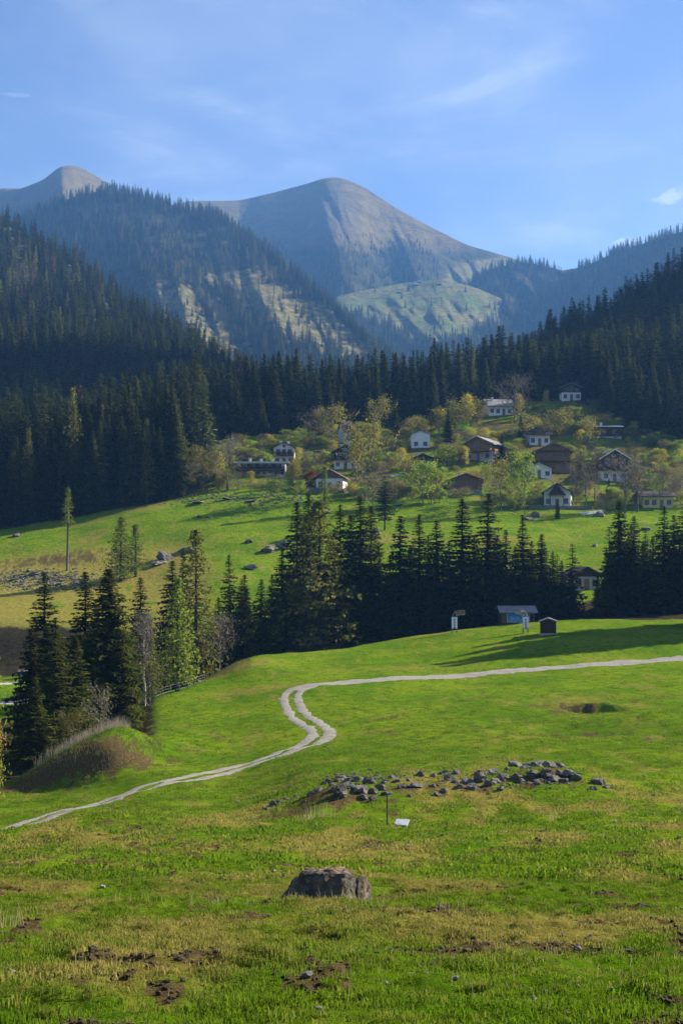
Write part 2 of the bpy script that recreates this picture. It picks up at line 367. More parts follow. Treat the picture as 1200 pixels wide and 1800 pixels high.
def duff_shade_field(X, Y):                                        # dark needle litter under the woods, plus painted shade on the left bank
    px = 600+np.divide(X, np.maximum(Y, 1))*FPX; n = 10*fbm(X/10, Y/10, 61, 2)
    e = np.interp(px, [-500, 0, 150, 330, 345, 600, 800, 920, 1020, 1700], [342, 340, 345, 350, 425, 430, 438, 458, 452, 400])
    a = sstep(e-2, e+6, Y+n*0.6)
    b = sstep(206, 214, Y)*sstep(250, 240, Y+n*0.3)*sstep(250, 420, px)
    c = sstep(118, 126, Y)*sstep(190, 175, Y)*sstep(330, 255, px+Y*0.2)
    g = sstep(238, 242, Y)*sstep(252, 249, Y)*sstep(200, 100, px)  # shade of the left gully bank, painted in the litter colour
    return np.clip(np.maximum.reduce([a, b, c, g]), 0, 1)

# ---- ground mesh: rows along distance, columns along bearing, full circle
th_in = np.linspace(-0.30, 0.30, 500)
th_side = np.concatenate([np.linspace(0.31, 0.6, 28), np.linspace(0.66, 1.6, 14), np.linspace(1.8, 3.0, 7)])
TH = np.concatenate([-math.pi*np.ones(1), -th_side[::-1], th_in, th_side])
RR = np.concatenate([np.exp(np.linspace(math.log(1.2), math.log(6.5), 22, endpoint=False)), np.exp(np.linspace(math.log(6.5), math.log(470), 640)), np.exp(np.linspace(math.log(476), math.log(6000), 44))])
TG, RG = np.meshgrid(TH, RR, indexing='ij')
GX, GY = np.sin(TG)*RG, np.cos(TG)*RG
# inside the view use depth rather than range, so rows run across the picture
GZ = H(GX, GY)
nT, nR = GX.shape
TD = track_dist(GX, GY)
GZs = H(GX, GY, False)
kt = sstep(4.0, 1.6, TD); GZ = GZ*(1-kt)+GZs*kt
idx = np.arange(nT*nR).reshape(nT, nR)
a, b = idx, np.roll(idx, -1, axis=0)
F = np.stack([a[:, :-1], a[:, 1:], b[:, 1:], b[:, :-1]], -1).reshape(-1, 4)
V = np.stack([GX, GY, GZ], -1).reshape(-1, 3)
V = np.vstack([V, [[0, 0, float(GZ[:, 0].mean())]]])
me = mesh_np('ground', V, F, (), None, True)
# small fan closing the sheet under the viewer is covered by the first ring: radius 1.2 m
def ext(a): return np.append(a.ravel(), 0)
attr(me, 'straw', ext(straw_field(GX, GY)))
soil = dirt_shade_field(GX, GY); attr(me, 'soil', ext(np.maximum(soil, sstep(2.2, 1.3, TD)*0.22)))
attr(me, 'duff', ext(duff_shade_field(GX, GY)))

t = NT('meadow_ground'); P = t.pos()
g1 = t.mix(t.noise(P, 0.11, 5, 0.6), (0.092, 0.182, 0.006), (0.168, 0.245, 0.010))
g2 = t.mix(t.mul(t.noise(P, 1.1, 7, 0.75, 0.47, 0.62), 0.75), g1, (0.055, 0.115, 0.008))
g2 = t.mix(t.mul(t.noise(t.scale(P, (1, 2.2, 1)), 0.42, 6, 0.7, 0.5, 0.72), 0.5), g2, (0.17, 0.175, 0.04))
straw = t.mix(t.noise(P, 2.2, 5, 0.7), (0.28, 0.235, 0.055), (0.19, 0.180, 0.028))
sn = t.noise(P, 0.9, 7, 0.75, 0.3, 0.7)
c = t.mix(t.rng(t.mul(t.attr('straw'), t.mul(sn, 0.5), 'ADD'), 0.30, 1.05), g2, straw)
soil_shade_col = t.mix(t.noise(P, 6.0, 5, 0.7), (0.165, 0.118, 0.052), (0.075, 0.053, 0.022))
c = t.mix(t.rng(t.mul(t.attr('soil'), t.noise(P, 2.6, 6, 0.75, 0.2, 0.62)), 0.12, 0.5), c, soil_shade_col)
duff_shade_col = t.mix(t.noise(P, 1.1, 5, 0.7), (0.030, 0.030, 0.014), (0.060, 0.046, 0.026))
c = t.mix(t.rng(t.mul(t.attr('duff'), t.noise(P, 0.6, 6, 0.75, 0.15, 0.6)), 0.15, 0.45), c, duff_shade_col)
hgt = t.mul(t.noise(P, 3.2, 8, 0.75, 0.2, 0.8), t.noise(P, 0.7, 3, 0.5, 0.2, 0.8), 'ADD')
ground_mat = t.bsdf(c, 1.0, hgt, 0.22, 0.9, 0.0)
me.materials.append(ground_mat)
ground = mobj('ground', me, kind='structure')

# ---- gravel track: two wheel lanes lying on the meadow
t = NT('gravel'); P = t.pos()
c = t.mix(t.noise(P, 5, 6, 0.8, 0.3, 0.7), (0.20, 0.18, 0.15), (0.36, 0.335, 0.29))
c = t.mix(t.mul(t.noise(P, 0.8, 5, 0.7, 0.5, 0.75), 0.7), c, (0.17, 0.14, 0.09))
gravel = t.bsdf(c, 0.95, t.noise(P, 9, 6, 0.8, 0.2, 0.8), 0.05, 0.9, 0.1)
def lane(pts, nrm, off, half, name_v, name_f, seed, dz=0.05, cross=7):
    n = len(pts); s_ = np.arange(n)*0.35
    o = off(s_) if callable(off) else np.full(n, off)
    hL = half*(1+0.8*fbm(s_/1.2, s_*0, seed, 4, .8)); hR = half*(1+0.8*fbm(s_/1.2, s_*0+50, seed+3, 4, .8))
    w = np.linspace(-1, 1, cross)[None, :]
    ww = np.where(w < 0, w*hL[:, None], w*hR[:, None])+o[:, None]
    x = pts[:, 0, None]+nrm[:, 0, None]*ww; y = pts[:, 1, None]+nrm[:, 1, None]*ww
    z = H(x, y, False)+dz*(1-0.9*np.abs(w)**4)
    b0 = len(name_v); name_v.extend(np.stack([x, y, z], -1).reshape(-1, 3).tolist())
    i = np.arange(n*cross).reshape(n, cross)+b0
    name_f.extend(np.stack([i[:-1, :-1], i[:-1, 1:], i[1:, 1:], i[1:, :-1]], -1).reshape(-1, 4).tolist())
tv, tf = [], []
stw = TRK[:, 1]
lane(TRK, TNR, 0.76, 0.47, tv, tf, 5); lane(TRK, TNR, -0.76, 0.47, tv, tf, 9)
m = (TRK[:, 1] > 157.5) & (TRK[:, 0] > -6)                   # beyond the junction the track is one gravelled road
q = np.where(m)[0]; lane(TRK[q], TNR[q], 0.0, 1.05, tv, tf, 15, dz=0.064)
q = np.where((TRK[:, 1] > 116) & (TRK[:, 1] < 126) & (TRK[:, 0] > -4))[0]; lane(TRK[q], TNR[q], 0.75, 0.5, tv, tf, 16, dz=0.058)
q = np.where((TRK[:, 1] > 155.5) & (TRK[:, 1] < 159) & (TRK[:, 0] < -3))[0]; lane(TRK[q], TNR[q], 0.0, 1.0, tv, tf, 17, dz=0.06)
mobj('gravel_track', mesh_np('gravel_track', tv, tf, [gravel], None, True), kind='structure')
rv, rf = [], []
t = NT('pale_road'); P = t.pos(); road_mat = t.bsdf(t.mix(t.noise(P, 1.5, 5), (0.30, 0.29, 0.28), (0.42, 0.41, 0.40)), 0.9)
for i, rd in enumerate(ROADS):
    p = catmull([pxpt(*q_) for q_ in rd], 60); tg = np.gradient(p, axis=0); tg /= np.linalg.norm(tg, axis=1)[:, None]
    lane(p, np.stack([tg[:, 1], -tg[:, 0]], 1), 0.0, 2.2, rv, rf, 30+i, 0.12)
mobj('valley_road', mesh_np('valley_road', rv, rf, [road_mat], None, True), kind='structure')

# ================================================================ HILLS AND MOUNTAINS
def layer(name, ridge, base, Yr, Yb, mat, px0, px1, nx, nt, spur=None, rough=0.0, roughf=90.0, prof=1.0, seed=0, masks=None, drop=0.5, w=14):
    """front face from base to ridge (rows of the photo), plus a back side; returns a sampler"""
    fr, fb = smoothline(ridge, w), smoothline(base, 25); fyr, fyb = polyline(Yr), polyline(Yb)
    def surf(px, t):
        px = np.asarray(px, float); t = np.asarray(t, float); tt = np.clip(t, 0, 1)
        Y = fyb(px)+(fyr(px)-fyb(px))*t
        env = np.sin(np.pi*np.clip(tt, 0, 1))**0.8
        if spur is not None: Y = Y+spur(px, tt)*env
        if rough:
            sk = px+120*tt
            Y = Y-rough*(np.abs(fbm(sk/roughf, tt*1.6, seed+5, 4))*2-0.6)*env-rough*0.35*fbm(sk/roughf*3.3, tt*9, seed+11, 3)*env
        v = fb(px)+(fr(px)-fb(px))*tt**prof
        v = v+2.0*fbm(px/26, tt*0, seed+2, 3)*tt**6*(rough > 60)
        Z = (VH-v)/FPX*Y
        Z = np.where(t > 1, Z-(t-1)*(fyr(px)-fyb(px))*drop, Z)
        return (px-600)/FPX*Y, Y, Z, v
    tv_ = np.concatenate([np.linspace(0, 1, nt), np.linspace(1.05, 1.7, 8)])
    PXg, Tg = np.meshgrid(np.linspace(px0, px1, nx), tv_, indexing='ij')
    X, Y, Z, v = surf(PXg, Tg)
    i = np.arange(X.size).reshape(X.shape)
    F = np.stack([i[:-1, :-1], i[1:, :-1], i[1:, 1:], i[:-1, 1:]], -1).reshape(-1, 4)
    me = mesh_np(name, np.stack([X, Y, Z], -1).reshape(-1, 3), F, [mat], None, True)
    if masks:
        for k, fn in masks.items(): attr(me, k, fn(PXg, v, Tg).ravel())
    mobj(name, me, kind='structure')
    return surf
def inpoly(poly):
    P_ = np.array(poly, float)
    def f(x, y):
        ins = np.zeros(np.shape(x), bool); j = len(P_)-1
        for i in range(len(P_)):
            xi, yi = P_[i]; xj, yj = P_[j]
            ins ^= ((yi > y) != (yj > y)) & (x < (xj-xi)*(y-yi)/((yj-yi) or 1e-9)+xi); j = i
        return ins
    return f
def softpoly(poly, nz=9, seed=0, soft=1):
    f = inpoly(poly)
    def g(x, v, t=None):
        s = 0.0
        for dx, dy in ((0,0),(5,0),(-5,0),(0,4),(0,-4)):
            s = s+f(x+dx+nz*fbm(x/14, v/9, 70+seed, 3), v+dy+nz*fbm(x/14+40, v/9, 71+seed, 3))
        return s/5.0
    return g

def wood_floor(name):
    t = NT(name); P = t.pos(); c = t.mix(t.noise(P, 0.05, 5, 0.7), (0.028, 0.036, 0.014), (0.06, 0.058, 0.026)); return t.bsdf(c, 0.95)
hill_mat = wood_floor('forest_floor')
t = NT('mountain_pasture'); P = t.pos()
c = t.mix(t.noise(P, 0.006, 6, 0.65, 0.35, 0.65), (0.145, 0.108, 0.040), (0.215, 0.165, 0.066))
c = t.mix(t.mul(t.noise(t.scale(P, (1, 1, 0.5)), 0.022, 7, 0.75, 0.45, 0.66), 0.75), c, (0.10, 0.075, 0.034))
c = t.mix(t.mul(t.attr('rock'), t.noise(t.scale(P, (1, 1, 0.4)), 0.03, 7, 0.75, 0.42, 0.56)), c, (0.14, 0.125, 0.11))
grn = t.mix(t.noise(P, 0.008, 6, 0.65), (0.13, 0.185, 0.045), (0.225, 0.205, 0.07))
grn = t.mix(t.mul(t.noise(t.scale(P, (1, 1, 3)), 0.03, 6, 0.75, 0.46, 0.62), 0.75), grn, (0.095, 0.08, 0.04))
c = t.mix(t.attr('green'), c, grn)
clr = t.mix(t.noise(t.scale(P, (1, 1, 2)), 0.045, 7, 0.8, 0.38, 0.62), (0.30, 0.265, 0.10), (0.10, 0.09, 0.042))
c = t.mix(t.attr('clear'), c, clr)
flo = t.mix(t.noise(P, 0.02, 5, 0.7), (0.03, 0.038, 0.016), (0.075, 0.07, 0.035))
c = t.mix(t.attr('wood'), c, flo)
mount_mat = t.bsdf(c, 0.95, t.noise(P, 0.03, 8, 0.75, 0.2, 0.8), 14.0, 0.9, 0.05)

zero = lambda x, v, t_: np.zeros(np.shape(x))
one = lambda x, v, t_: np.ones(np.shape(x))
# main peak
peak_wood = lambda x, v, t_: sstep(415, 450, v+14*fbm(x/40, v/25, 91, 3)+0.10*np.abs(x-640)*(x > 640)*-0.2)*(1-softpoly([(770,500),(800,462),(905,448),(960,470),(930,520),(840,520)], 7, 4)(x, v))
sPeak = layer('main_peak', [(120,420),(250,372),(330,353),(420,352),(480,338),(540,322),(572,311.5),(600,311),(640,328),(700,368),(760,400),(820,430),(900,453),(960,474),(1030,500),(1200,560)],
  [(100,620),(600,640),(1200,640)], [(100,4100),(420,4300),(590,4200),(820,3900),(1200,3900)], [(100,3200),(600,3000),(1200,3100)], mount_mat, 120, 1200, 430, 190,
  spur=lambda x, t_: -230*np.exp(-((x-592-35*(1-t_))/60.0)**2)-130*np.exp(-((x-470-60*(1-t_))/38.0)**2)-130*np.exp(-((x-720-70*(1-t_))/42.0)**2)-120*np.exp(-((x-395-90*(1-t_))/30.0)**2), rough=48, roughf=50, prof=0.92, seed=10, w=7,
  masks={'rock': lambda x, v, t_: np.clip(np.exp(-((x-585)/40)**2)*sstep(325, 360, v)*sstep(445, 410, v)+0.15, 0, 1), 'green': lambda x, v, t_: 0.75*softpoly([(760,520),(800,462),(905,450),(970,472),(930,530)], 7, 4)(x, v),
         'clear': zero, 'wood': peak_wood})
sPk1 = layer('left_peak', [(-900,300),(-400,330),(-150,322),(-40,336),(0,331),(40,331),(75,315),(105,293),(122,290),(140,293),(170,309),(205,335),(300,400),(420,470)],
  [(-900,560),(420,560)], [(-900,3900),(420,3900)], [(-900,3000),(420,3100)], mount_mat, -900, 420, 330, 110,
  spur=lambda x, t_: -420*np.exp(-((x-100-50*(1-t_))/36.0)**2)-300*np.exp(-((x-20)/26.0)**2), rough=120, roughf=40, prof=0.95, seed=20, w=6,
  masks={'rock': lambda x, v, t_: 0.2+0*x, 'green': zero, 'clear': zero, 'wood': lambda x, v, t_: sstep(352, 375, v+8*fbm(x/30, v/20, 93, 3))})
# right far ridge with a tan saddle
sRid = layer('far_ridge', [(700,600),(790,530),(825,495),(870,468),(930,460),(985,474),(1012,472),(1040,462),(1100,436),(1200,406),(1500,340),(2200,240)],
  [(700,690),(1200,700),(2200,700)], [(700,3500),(1000,3400),(1200,3100),(2200,3000)], [(700,2700),(1200,2400),(2200,2300)], mount_mat, 700, 2200, 320, 100, rough=160, roughf=60, seed=30, w=6,
  masks={'rock': zero, 'green': zero, 'clear': lambda x, v, t_: softpoly([(975,462),(1016,462),(1012,476),(988,478)], 3, 9)(x, v), 'wood': lambda x, v, t_: 1-softpoly([(975,462),(1016,462),(1012,476),(988,478)], 3, 9)(x, v)})
# alp
alp_open = softpoly([(590,500),(690,490),(770,480),(850,490),(920,520),(985,560),(930,568),(850,570),(800,592),(745,600),(690,572),(640,556),(590,552)], 15, 2)
sAlp = layer('alpine_pasture', [(480,560),(560,535),(600,517),(660,506),(720,495),(775,491),(830,503),(880,524),(940,553),(1010,590),(1100,620)],
  [(480,720),(1100,720)], [(480,3100),(720,3250),(1100,3100)], [(480,2300),(1100,2300)], mount_mat, 480, 1100, 300, 110, rough=60, roughf=70, seed=40, prof=0.8, w=9,
  masks={'rock': zero, 'green': one, 'clear': zero, 'wood': lambda x, v, t_: 1-alp_open(x, v)})
# mid mountain with clearings
clrA = softpoly([(240,488),(285,496),(340,508),(366,552),(400,592),(440,615),(440,650),(330,640),(280,560)], 24, 1)
clrB = softpoly([(345,470),(395,476),(440,474),(530,512),(600,552),(655,606),(660,640),(560,620),(500,590),(430,535)], 26, 3)
clr = lambda x, v, t_=None: np.clip(clrA(x, v)+clrB(x, v), 0, 1)
sMid = layer('mid_mountain', [(-900,330),(-300,420),(-100,420),(0,400),(50,380),(110,352),(190,331),(250,346),(330,368),(380,378),(420,405),(500,462),(560,515),(610,566),(650,606),(700,640),(760,690)],
  [(-900,760),(760,760)], [(-900,3000),(190,2900),(420,2700),(650,2100),(760,1900)], [(-900,1700),(760,1500)], mount_mat, -900, 760, 480, 150,
  spur=lambda x, t_: -110*np.exp(-((x-250-150*(1-t_))/60.0)**2)-90*np.exp(-((x-430-150*(1-t_))/45.0)**2), rough=50, roughf=50, seed=50, w=7,
  masks={'rock': zero, 'green': zero, 'clear': clr, 'wood': lambda x, v, t_: 1-clr(x, v)})
sLeft = layer('left_hill', [(-900,-80),(-400,140),(-200,262),(0,388),(100,448),(200,522),(300,594),(400,655),(440,680),(520,735)],
  [(-900,760),(0,770),(520,790)], [(-900,1900),(0,1500),(200,1300),(440,1000),(520,900)], [(-900,520),(0,500),(520,520)], hill_mat, -900, 520, 200, 90, rough=26, roughf=80, seed=60)
sRight = layer('right_hill', [(850,745),(900,705),(950,655),(1000,622),(1060,600),(1120,560),(1200,512),(1300,420),(1400,300),(1600,60),(1800,-250),(2300,-800)],
  [(850,760),(1000,740),(1200,715),(2300,650)], [(850,600),(950,640),(1200,760),(1700,900),(2300,1000)], [(850,470),(1000,450),(1200,440),(1700,430),(2300,420)], hill_mat, 850, 2300, 220, 90, rough=10, roughf=70, seed=70)
# ================================================================ TREES
def needle_mat(name, dark, light, trans=0.25, amt=0.35):
    t = NT(name); n = t.noise(t.objco(), 0.8, 3, 0.6, 0.35, 0.65)
    c = t.vary(t.mix(n, dark, light), t.rand(), amt); return t.leaf(c, trans)
def bark_mat(name, a, b, sc=5):
    t = NT(name); oc = t.objco(); c = t.mix(t.noise(t.scale(oc, (4, 4, 0.6)), sc, 5, 0.7), a, b); return t.bsdf(c, 0.95, t.noise(t.scale(oc, (4, 4, .6)), sc, 4), 0.03, 0.8, 0.05)
M_spruce = needle_mat('spruce_needles', (0.026, 0.040, 0.010), (0.100, 0.108, 0.020), 0.38)
M_spruce_wood = needle_mat('wood_spruce_needles', (0.026, 0.044, 0.014), (0.105, 0.115, 0.030), 0.34, 0.5)
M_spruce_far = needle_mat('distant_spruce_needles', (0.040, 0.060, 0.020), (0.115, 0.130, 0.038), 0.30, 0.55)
M_larch = needle_mat('larch_needles', (0.115, 0.165, 0.022), (0.21, 0.25, 0.035), 0.45)
M_larch_dull = needle_mat('budding_larch_needles', (0.080, 0.088, 0.018), (0.18, 0.175, 0.032), 0.4)
M_larch_bare = needle_mat('bare_larch_twigs', (0.085, 0.062, 0.045), (0.15, 0.11, 0.075), 0.2)
M_yellow = needle_mat('yellow_leaves', (0.32, 0.28, 0.03), (0.42, 0.36, 0.05), 0.5)
M_green = needle_mat('fresh_green_leaves', (0.15, 0.22, 0.02), (0.26, 0.33, 0.04), 0.5)
M_olive = needle_mat('olive_leaves', (0.165, 0.155, 0.03), (0.25, 0.225, 0.05), 0.45)
M_brown = needle_mat('brown_buds', (0.11, 0.085, 0.055), (0.20, 0.16, 0.10), 0.3)
M_rust = needle_mat('rusty_leaves', (0.26, 0.12, 0.025), (0.38, 0.20, 0.05), 0.45)
M_red = needle_mat('red_leaves', (0.17, 0.03, 0.02), (0.26, 0.06, 0.035), 0.4)
M_bark = bark_mat('bark', (0.05, 0.038, 0.028), (0.11, 0.09, 0.07))
M_greybark = bark_mat('grey_bark', (0.13, 0.115, 0.095), (0.24, 0.22, 0.19))
M_birchbark = bark_mat('pale_bark', (0.42, 0.40, 0.36), (0.22, 0.20, 0.17))

def conifer(seed, h=20.0, r=3.2, whorls=40, per=8, step=0.42, droop=0.25, start=0.05, wid=1.0, taper=0.85, gap=0.06, hang=0.55, tuft=0.0):
    """returns crown (V,F) and trunk (V,F); tuft>0 gives loose larch sprays"""
    rs = random.Random(seed); v, f, tb = [], [], MB()
    lean = rs.uniform(-.01, .01)*h; r0 = h*0.013+0.05
    prev = Vector((0, 0, -0.6)); pr = r0*1.25
    for k in range(1, 9):
        p = Vector((lean*(k/8)**2, 0, h*k/8*0.995)); q = r0*(1-k/8)+0.012
        tb.tube(prev, p, pr, q, 6); prev, pr = p, q
    sector = [rs.uniform(0.72, 1.12) for _ in range(9)]
    for w in range(whorls):
        tz = start+(1-start)*(1-(1-min(max((w+rs.uniform(-.3, .3))/whorls, 0), 1))**1.3); tz = min(max(tz, start), 0.992)
        z = h*tz; rad = r*((1-tz)**taper)*(0.80+0.3*rs.random())+0.12
        if tz < start+0.14: rad *= 0.62+0.38*(tz-start)/0.14
        n = max(6, int(per*(0.7+0.4*(1-tz))))
        a0 = rs.uniform(0, 6.28)
        for b in range(n):
            if rs.random() < gap: continue
            a = a0+6.283*b/n+rs.uniform(-.3, .3)
            L = rad*rs.uniform(0.72, 1.12)*sector[int(a/6.2832*9) % 9]
            if rs.random() < 0.06: L *= 1.18
            fx, fy = math.cos(a), math.sin(a)
            up0 = 0.55*(tz-0.45) if tz > 0.45 else -0.25*(0.45-tz)
            m = max(2, int(L/step)); px_, py_, pz_ = lean*tz*tz, 0.0, z+rs.uniform(-.8, .8)*h*(1-start)/whorls*(1 if tz < .93 else .2)
            for k in range(m):
                s0 = (k+0.5)/m
                dz = L*(up0*s0-droop*s0*s0+0.18*droop*s0**4*2)
                x = px_+fx*L*s0; y = fy*L*s0; zz = pz_+dz+rs.uniform(-.07, .07)
                lt = (0.36*L*(1-s0)**0.7+0.30)*wid*rs.uniform(.7, 1.25)
                wl_ = L/m*rs.uniform(.6, .9)+0.05
                if tuft:
                    if k == 0 and m > 2: continue
                    for _ in range(2):
                        ox, oy, oz = rs.gauss(0, .22*lt+.1), rs.gauss(0, .22*lt+.1), rs.gauss(-0.1, .16)
                        sx, sy = rs.uniform(-1, 1)*tuft, rs.uniform(-1, 1)*tuft; i = len(v)
                        v += [(x+ox-sx, y+oy-sy, zz+oz), (x+ox+sx, y+oy+sy, zz+oz+.05), (x+ox+rs.uniform(-.5, .5)*tuft, y+oy+rs.uniform(-.5, .5)*tuft, zz+oz-tuft*rs.uniform(.8, 1.9))]
                        f.append((i, i+1, i+2))
                    continue
                for sd in (-1, 1):
                    sx, sy = -fy*sd, fx*sd; i = len(v)
                    dn = lt*rs.uniform(.12, .42)
                    v += [(x-fx*wl_*.55, y-fy*wl_*.55, zz), (x+fx*wl_*.55, y+fy*wl_*.55, zz-.02), (x+sx*lt+fx*lt*.45, y+sy*lt+fy*lt*.45, zz-dn)]
                    f.append((i, i+1, i+2))
                i = len(v); hg = hang*rs.uniform(.5, 1.1)*(0.45+0.22*L)*min(1, 1.8*(1-tz)+.2)
                jx, jy = rs.uniform(-.15, .15), rs.uniform(-.15, .15)
                v += [(x-fx*wl_*.6-fy*.1, y-fy*wl_*.6+fx*.1, zz), (x+fx*wl_*.6+fy*.1, y+fy*wl_*.6-fx*.1, zz), (x+jx, y+jy, zz-hg)]
                f.append((i, i+1, i+2))
            i = len(v)                                             # the pointed tip of the branch
            tx, ty, tzz = px_+fx*L, fy*L, pz_+L*(up0-droop+0.36*droop)
            v += [(tx-fx*.45*step*2-fy*.09, ty-fy*.45*step*2+fx*.09, tzz), (tx-fx*.45*step*2+fy*.09, ty-fy*.45*step*2-fx*.09, tzz+.02), (tx+fx*.12, ty+fy*.12, tzz+.04)]
            f.append((i, i+1, i+2))
            if tuft and L > 0.8: tb.tube((px_, py_, z), (px_+fx*L*.9, fy*L*.9, pz_+L*(up0*.9-droop*.75)), 0.03+.008*L, 0.01, 3)
    for k in range(5):                                              # leader
        a = k*1.256; i = len(v)
        v += [(lean+.10*math.cos(a), .10*math.sin(a), h*.955), (lean+.10*math.cos(a+1.2), .10*math.sin(a+1.2), h*.955), (lean, 0, h*1.0)]
        f.append((i, i+1, i+2))
    return (v, f), tb
def bare_top_pole(seed, h=14): ...
def broadleaf(seed, h=9.0, spread=0.34, leaves=1500, ls=0.16, first=0.22, sub=(8, 4, 4), clump=0.07, narrow=1.0, up=0.6, twigw=1.0):
    rs = random.Random(seed); tb = MB(); v, f = [], []; ends = []
    def limb(p, d, L, r, lev):
        segs = 3 if lev < 2 else 2; q = Vector(p); dd = Vector(d).normalized()
        pts = [q.copy()]
        for k in range(segs):
            dd = (dd+Vector((rs.gauss(0, .16), rs.gauss(0, .16), rs.gauss(.08, .10)))).normalized()
            q2 = q+dd*(L/segs); r2 = r*(1-(k+1)/segs*.72)
            tb.tube(q, q2, r*(1-k/segs*.72), r2, 5 if lev < 1 else 3); q = q2; pts.append(q.copy())
        if lev >= 2: ends.append(pts[-1]); ends.append(pts[-2]); return
        n = sub[lev+1]
        for k in range(n):
            s0 = 0.35+0.65*(k+rs.random())/n; i0 = min(segs-1, int(s0*segs)); bp = pts[i0].lerp(pts[i0+1], s0*segs-i0)
            a = rs.uniform(0, 6.28); side = Vector((math.cos(a), math.sin(a), rs.uniform(-.1, .7)))
            limb(bp, dd*.75+side*.8, L*rs.uniform(.4, .62), r*.42, lev+1)
    tr = h*0.014+.03; H0 = h*0.78
    prev = Vector((0, 0, -0.5)); pr = tr*1.3; trunk = [prev]
    for k in range(1, 6):
        p = Vector((rs.gauss(0, .012*h), rs.gauss(0, .012*h), H0*k/5)); q = tr*(1-.8*k/5); tb.tube(prev, p, pr, q, 6); prev, pr = p, q; trunk.append(p)
    for k in range(sub[0]):
        s0 = first+(1-first)*(k+.5*rs.random())/sub[0]; z = H0*s0; i0 = min(4, int(s0*5)); bp = trunk[i0].lerp(trunk[i0+1], s0*5-i0)
        a = k*2.4+rs.uniform(-.4, .4); e = math.sin(math.pi*min(1, (s0-first)/(1-first)*.8+.22))
        L = h*spread*narrow*(.55+.5*e)*rs.uniform(.8, 1.15)
        limb(bp, Vector((math.cos(a), math.sin(a), up+rs.uniform(-.15, .35)+s0*.5)), L, tr*.5, 0)
    ends.append(Vector((trunk[-1].x, trunk[-1].y, h*.93))); ends += [trunk[-1]]
    sg = clump*h
    for _ in range(leaves):
        e = ends[rs.randrange(len(ends))]
        p = (e.x+rs.gauss(0, sg), e.y+rs.gauss(0, sg), e.z+rs.gauss(0, sg*.8)); i = len(v)
        s_ = ls*rs.uniform(.6, 1.4); a = Vector((rs.gauss(0, 1), rs.gauss(0, 1), rs.gauss(0, .7))).normalized(); b = a.orthogonal().normalized()
        if rs.random() < .5: b = a.cross(b)
        P0 = Vector(p); v += [P0-a*s_, P0+b*s_*.7, P0+a*s_, P0-b*s_*.7]; f.append((i, i+1, i+2, i+3))
    for e in ends[::2]:                                              # fine twigs
        for _ in range(2):
            d = Vector((rs.gauss(0, 1), rs.gauss(0, 1), rs.gauss(.5, .7))).normalized()*h*.085; o_ = d.orthogonal().normalized()*.018*twigw
            tb.tri(e-o_, e+o_, e+d)
    return (v, f), tb
class Proto:
    """shared meshes of one kind of tree; h is its height"""
    def __init__(s, name, gen, leafm, barkm, h):
        (cv, cf), tb = gen; s.h = h; s.name = name; s.both = None
        s.crown = mesh_np(name+'_crown', cv, cf, [leafm]); s.trunk = tb.mesh(name+'_trunk', [barkm], True)
        n = len(tb.v)
        s._j = (tb.v+[tuple(p) for p in cv], tb.f+[[i+n for i in q] for q in cf], [barkm, leafm], [0]*len(tb.f)+[1]*len(cf))
    def whole(s):
        if s.both is None: s.both = mesh_np(s.name, *s._j[:2], [s._j[2][0], M_spruce_wood if s._j[2][1] is M_spruce else s._j[2][1]], s._j[3])
        return s.both
random.seed(4)
SPR = [Proto('spruce', conifer(11, 20, 4.4, 54, 10, wid=1.15), M_spruce, M_bark, 20),
       Proto('spruce', conifer(12, 20, 3.9, 56, 9, wid=1.15, droop=.32, taper=.75, hang=.75), M_spruce, M_bark, 20),
       Proto('spruce', conifer(13, 20, 4.9, 52, 10, wid=1.15, droop=.2, taper=.95), M_spruce, M_bark, 20),
       Proto('spruce', conifer(14, 20, 3.5, 54, 9, wid=1.15, droop=.36, taper=.68, gap=.12, hang=.8), M_spruce, M_bark, 20),
       Proto('spruce', conifer(15, 20, 4.1, 46, 9, wid=1.1, droop=.28, taper=.8, gap=.18, start=.12, hang=.7), M_spruce, M_bark, 20)]
LAR = [Proto('larch', conifer(21, 16, 3.6, 48, 9, step=.36, droop=.16, start=.1, gap=.15, taper=.8, tuft=.19), M_larch, M_bark, 16),
       Proto('larch', conifer(22, 16, 3.1, 46, 8, step=.36, droop=.2, start=.14, gap=.2, taper=.7, tuft=.19), M_larch, M_bark, 16)]
LARD = [Proto('budding_larch', conifer(23, 18, 4.8, 50, 9, step=.36, droop=.34, start=.08, gap=.15, taper=.8, tuft=.19), M_larch_dull, M_bark, 18),
        Proto('budding_larch', conifer(24, 18, 3.6, 46, 9, step=.36, droop=.28, start=.12, gap=.2, taper=.75, tuft=.18), M_larch_dull, M_bark, 18)]
BIGS = Proto('spruce', conifer(16, 15, 4.9, 58, 13, step=.34, droop=.22, taper=.72, wid=1.1, gap=.03), M_spruce, M_bark, 15)
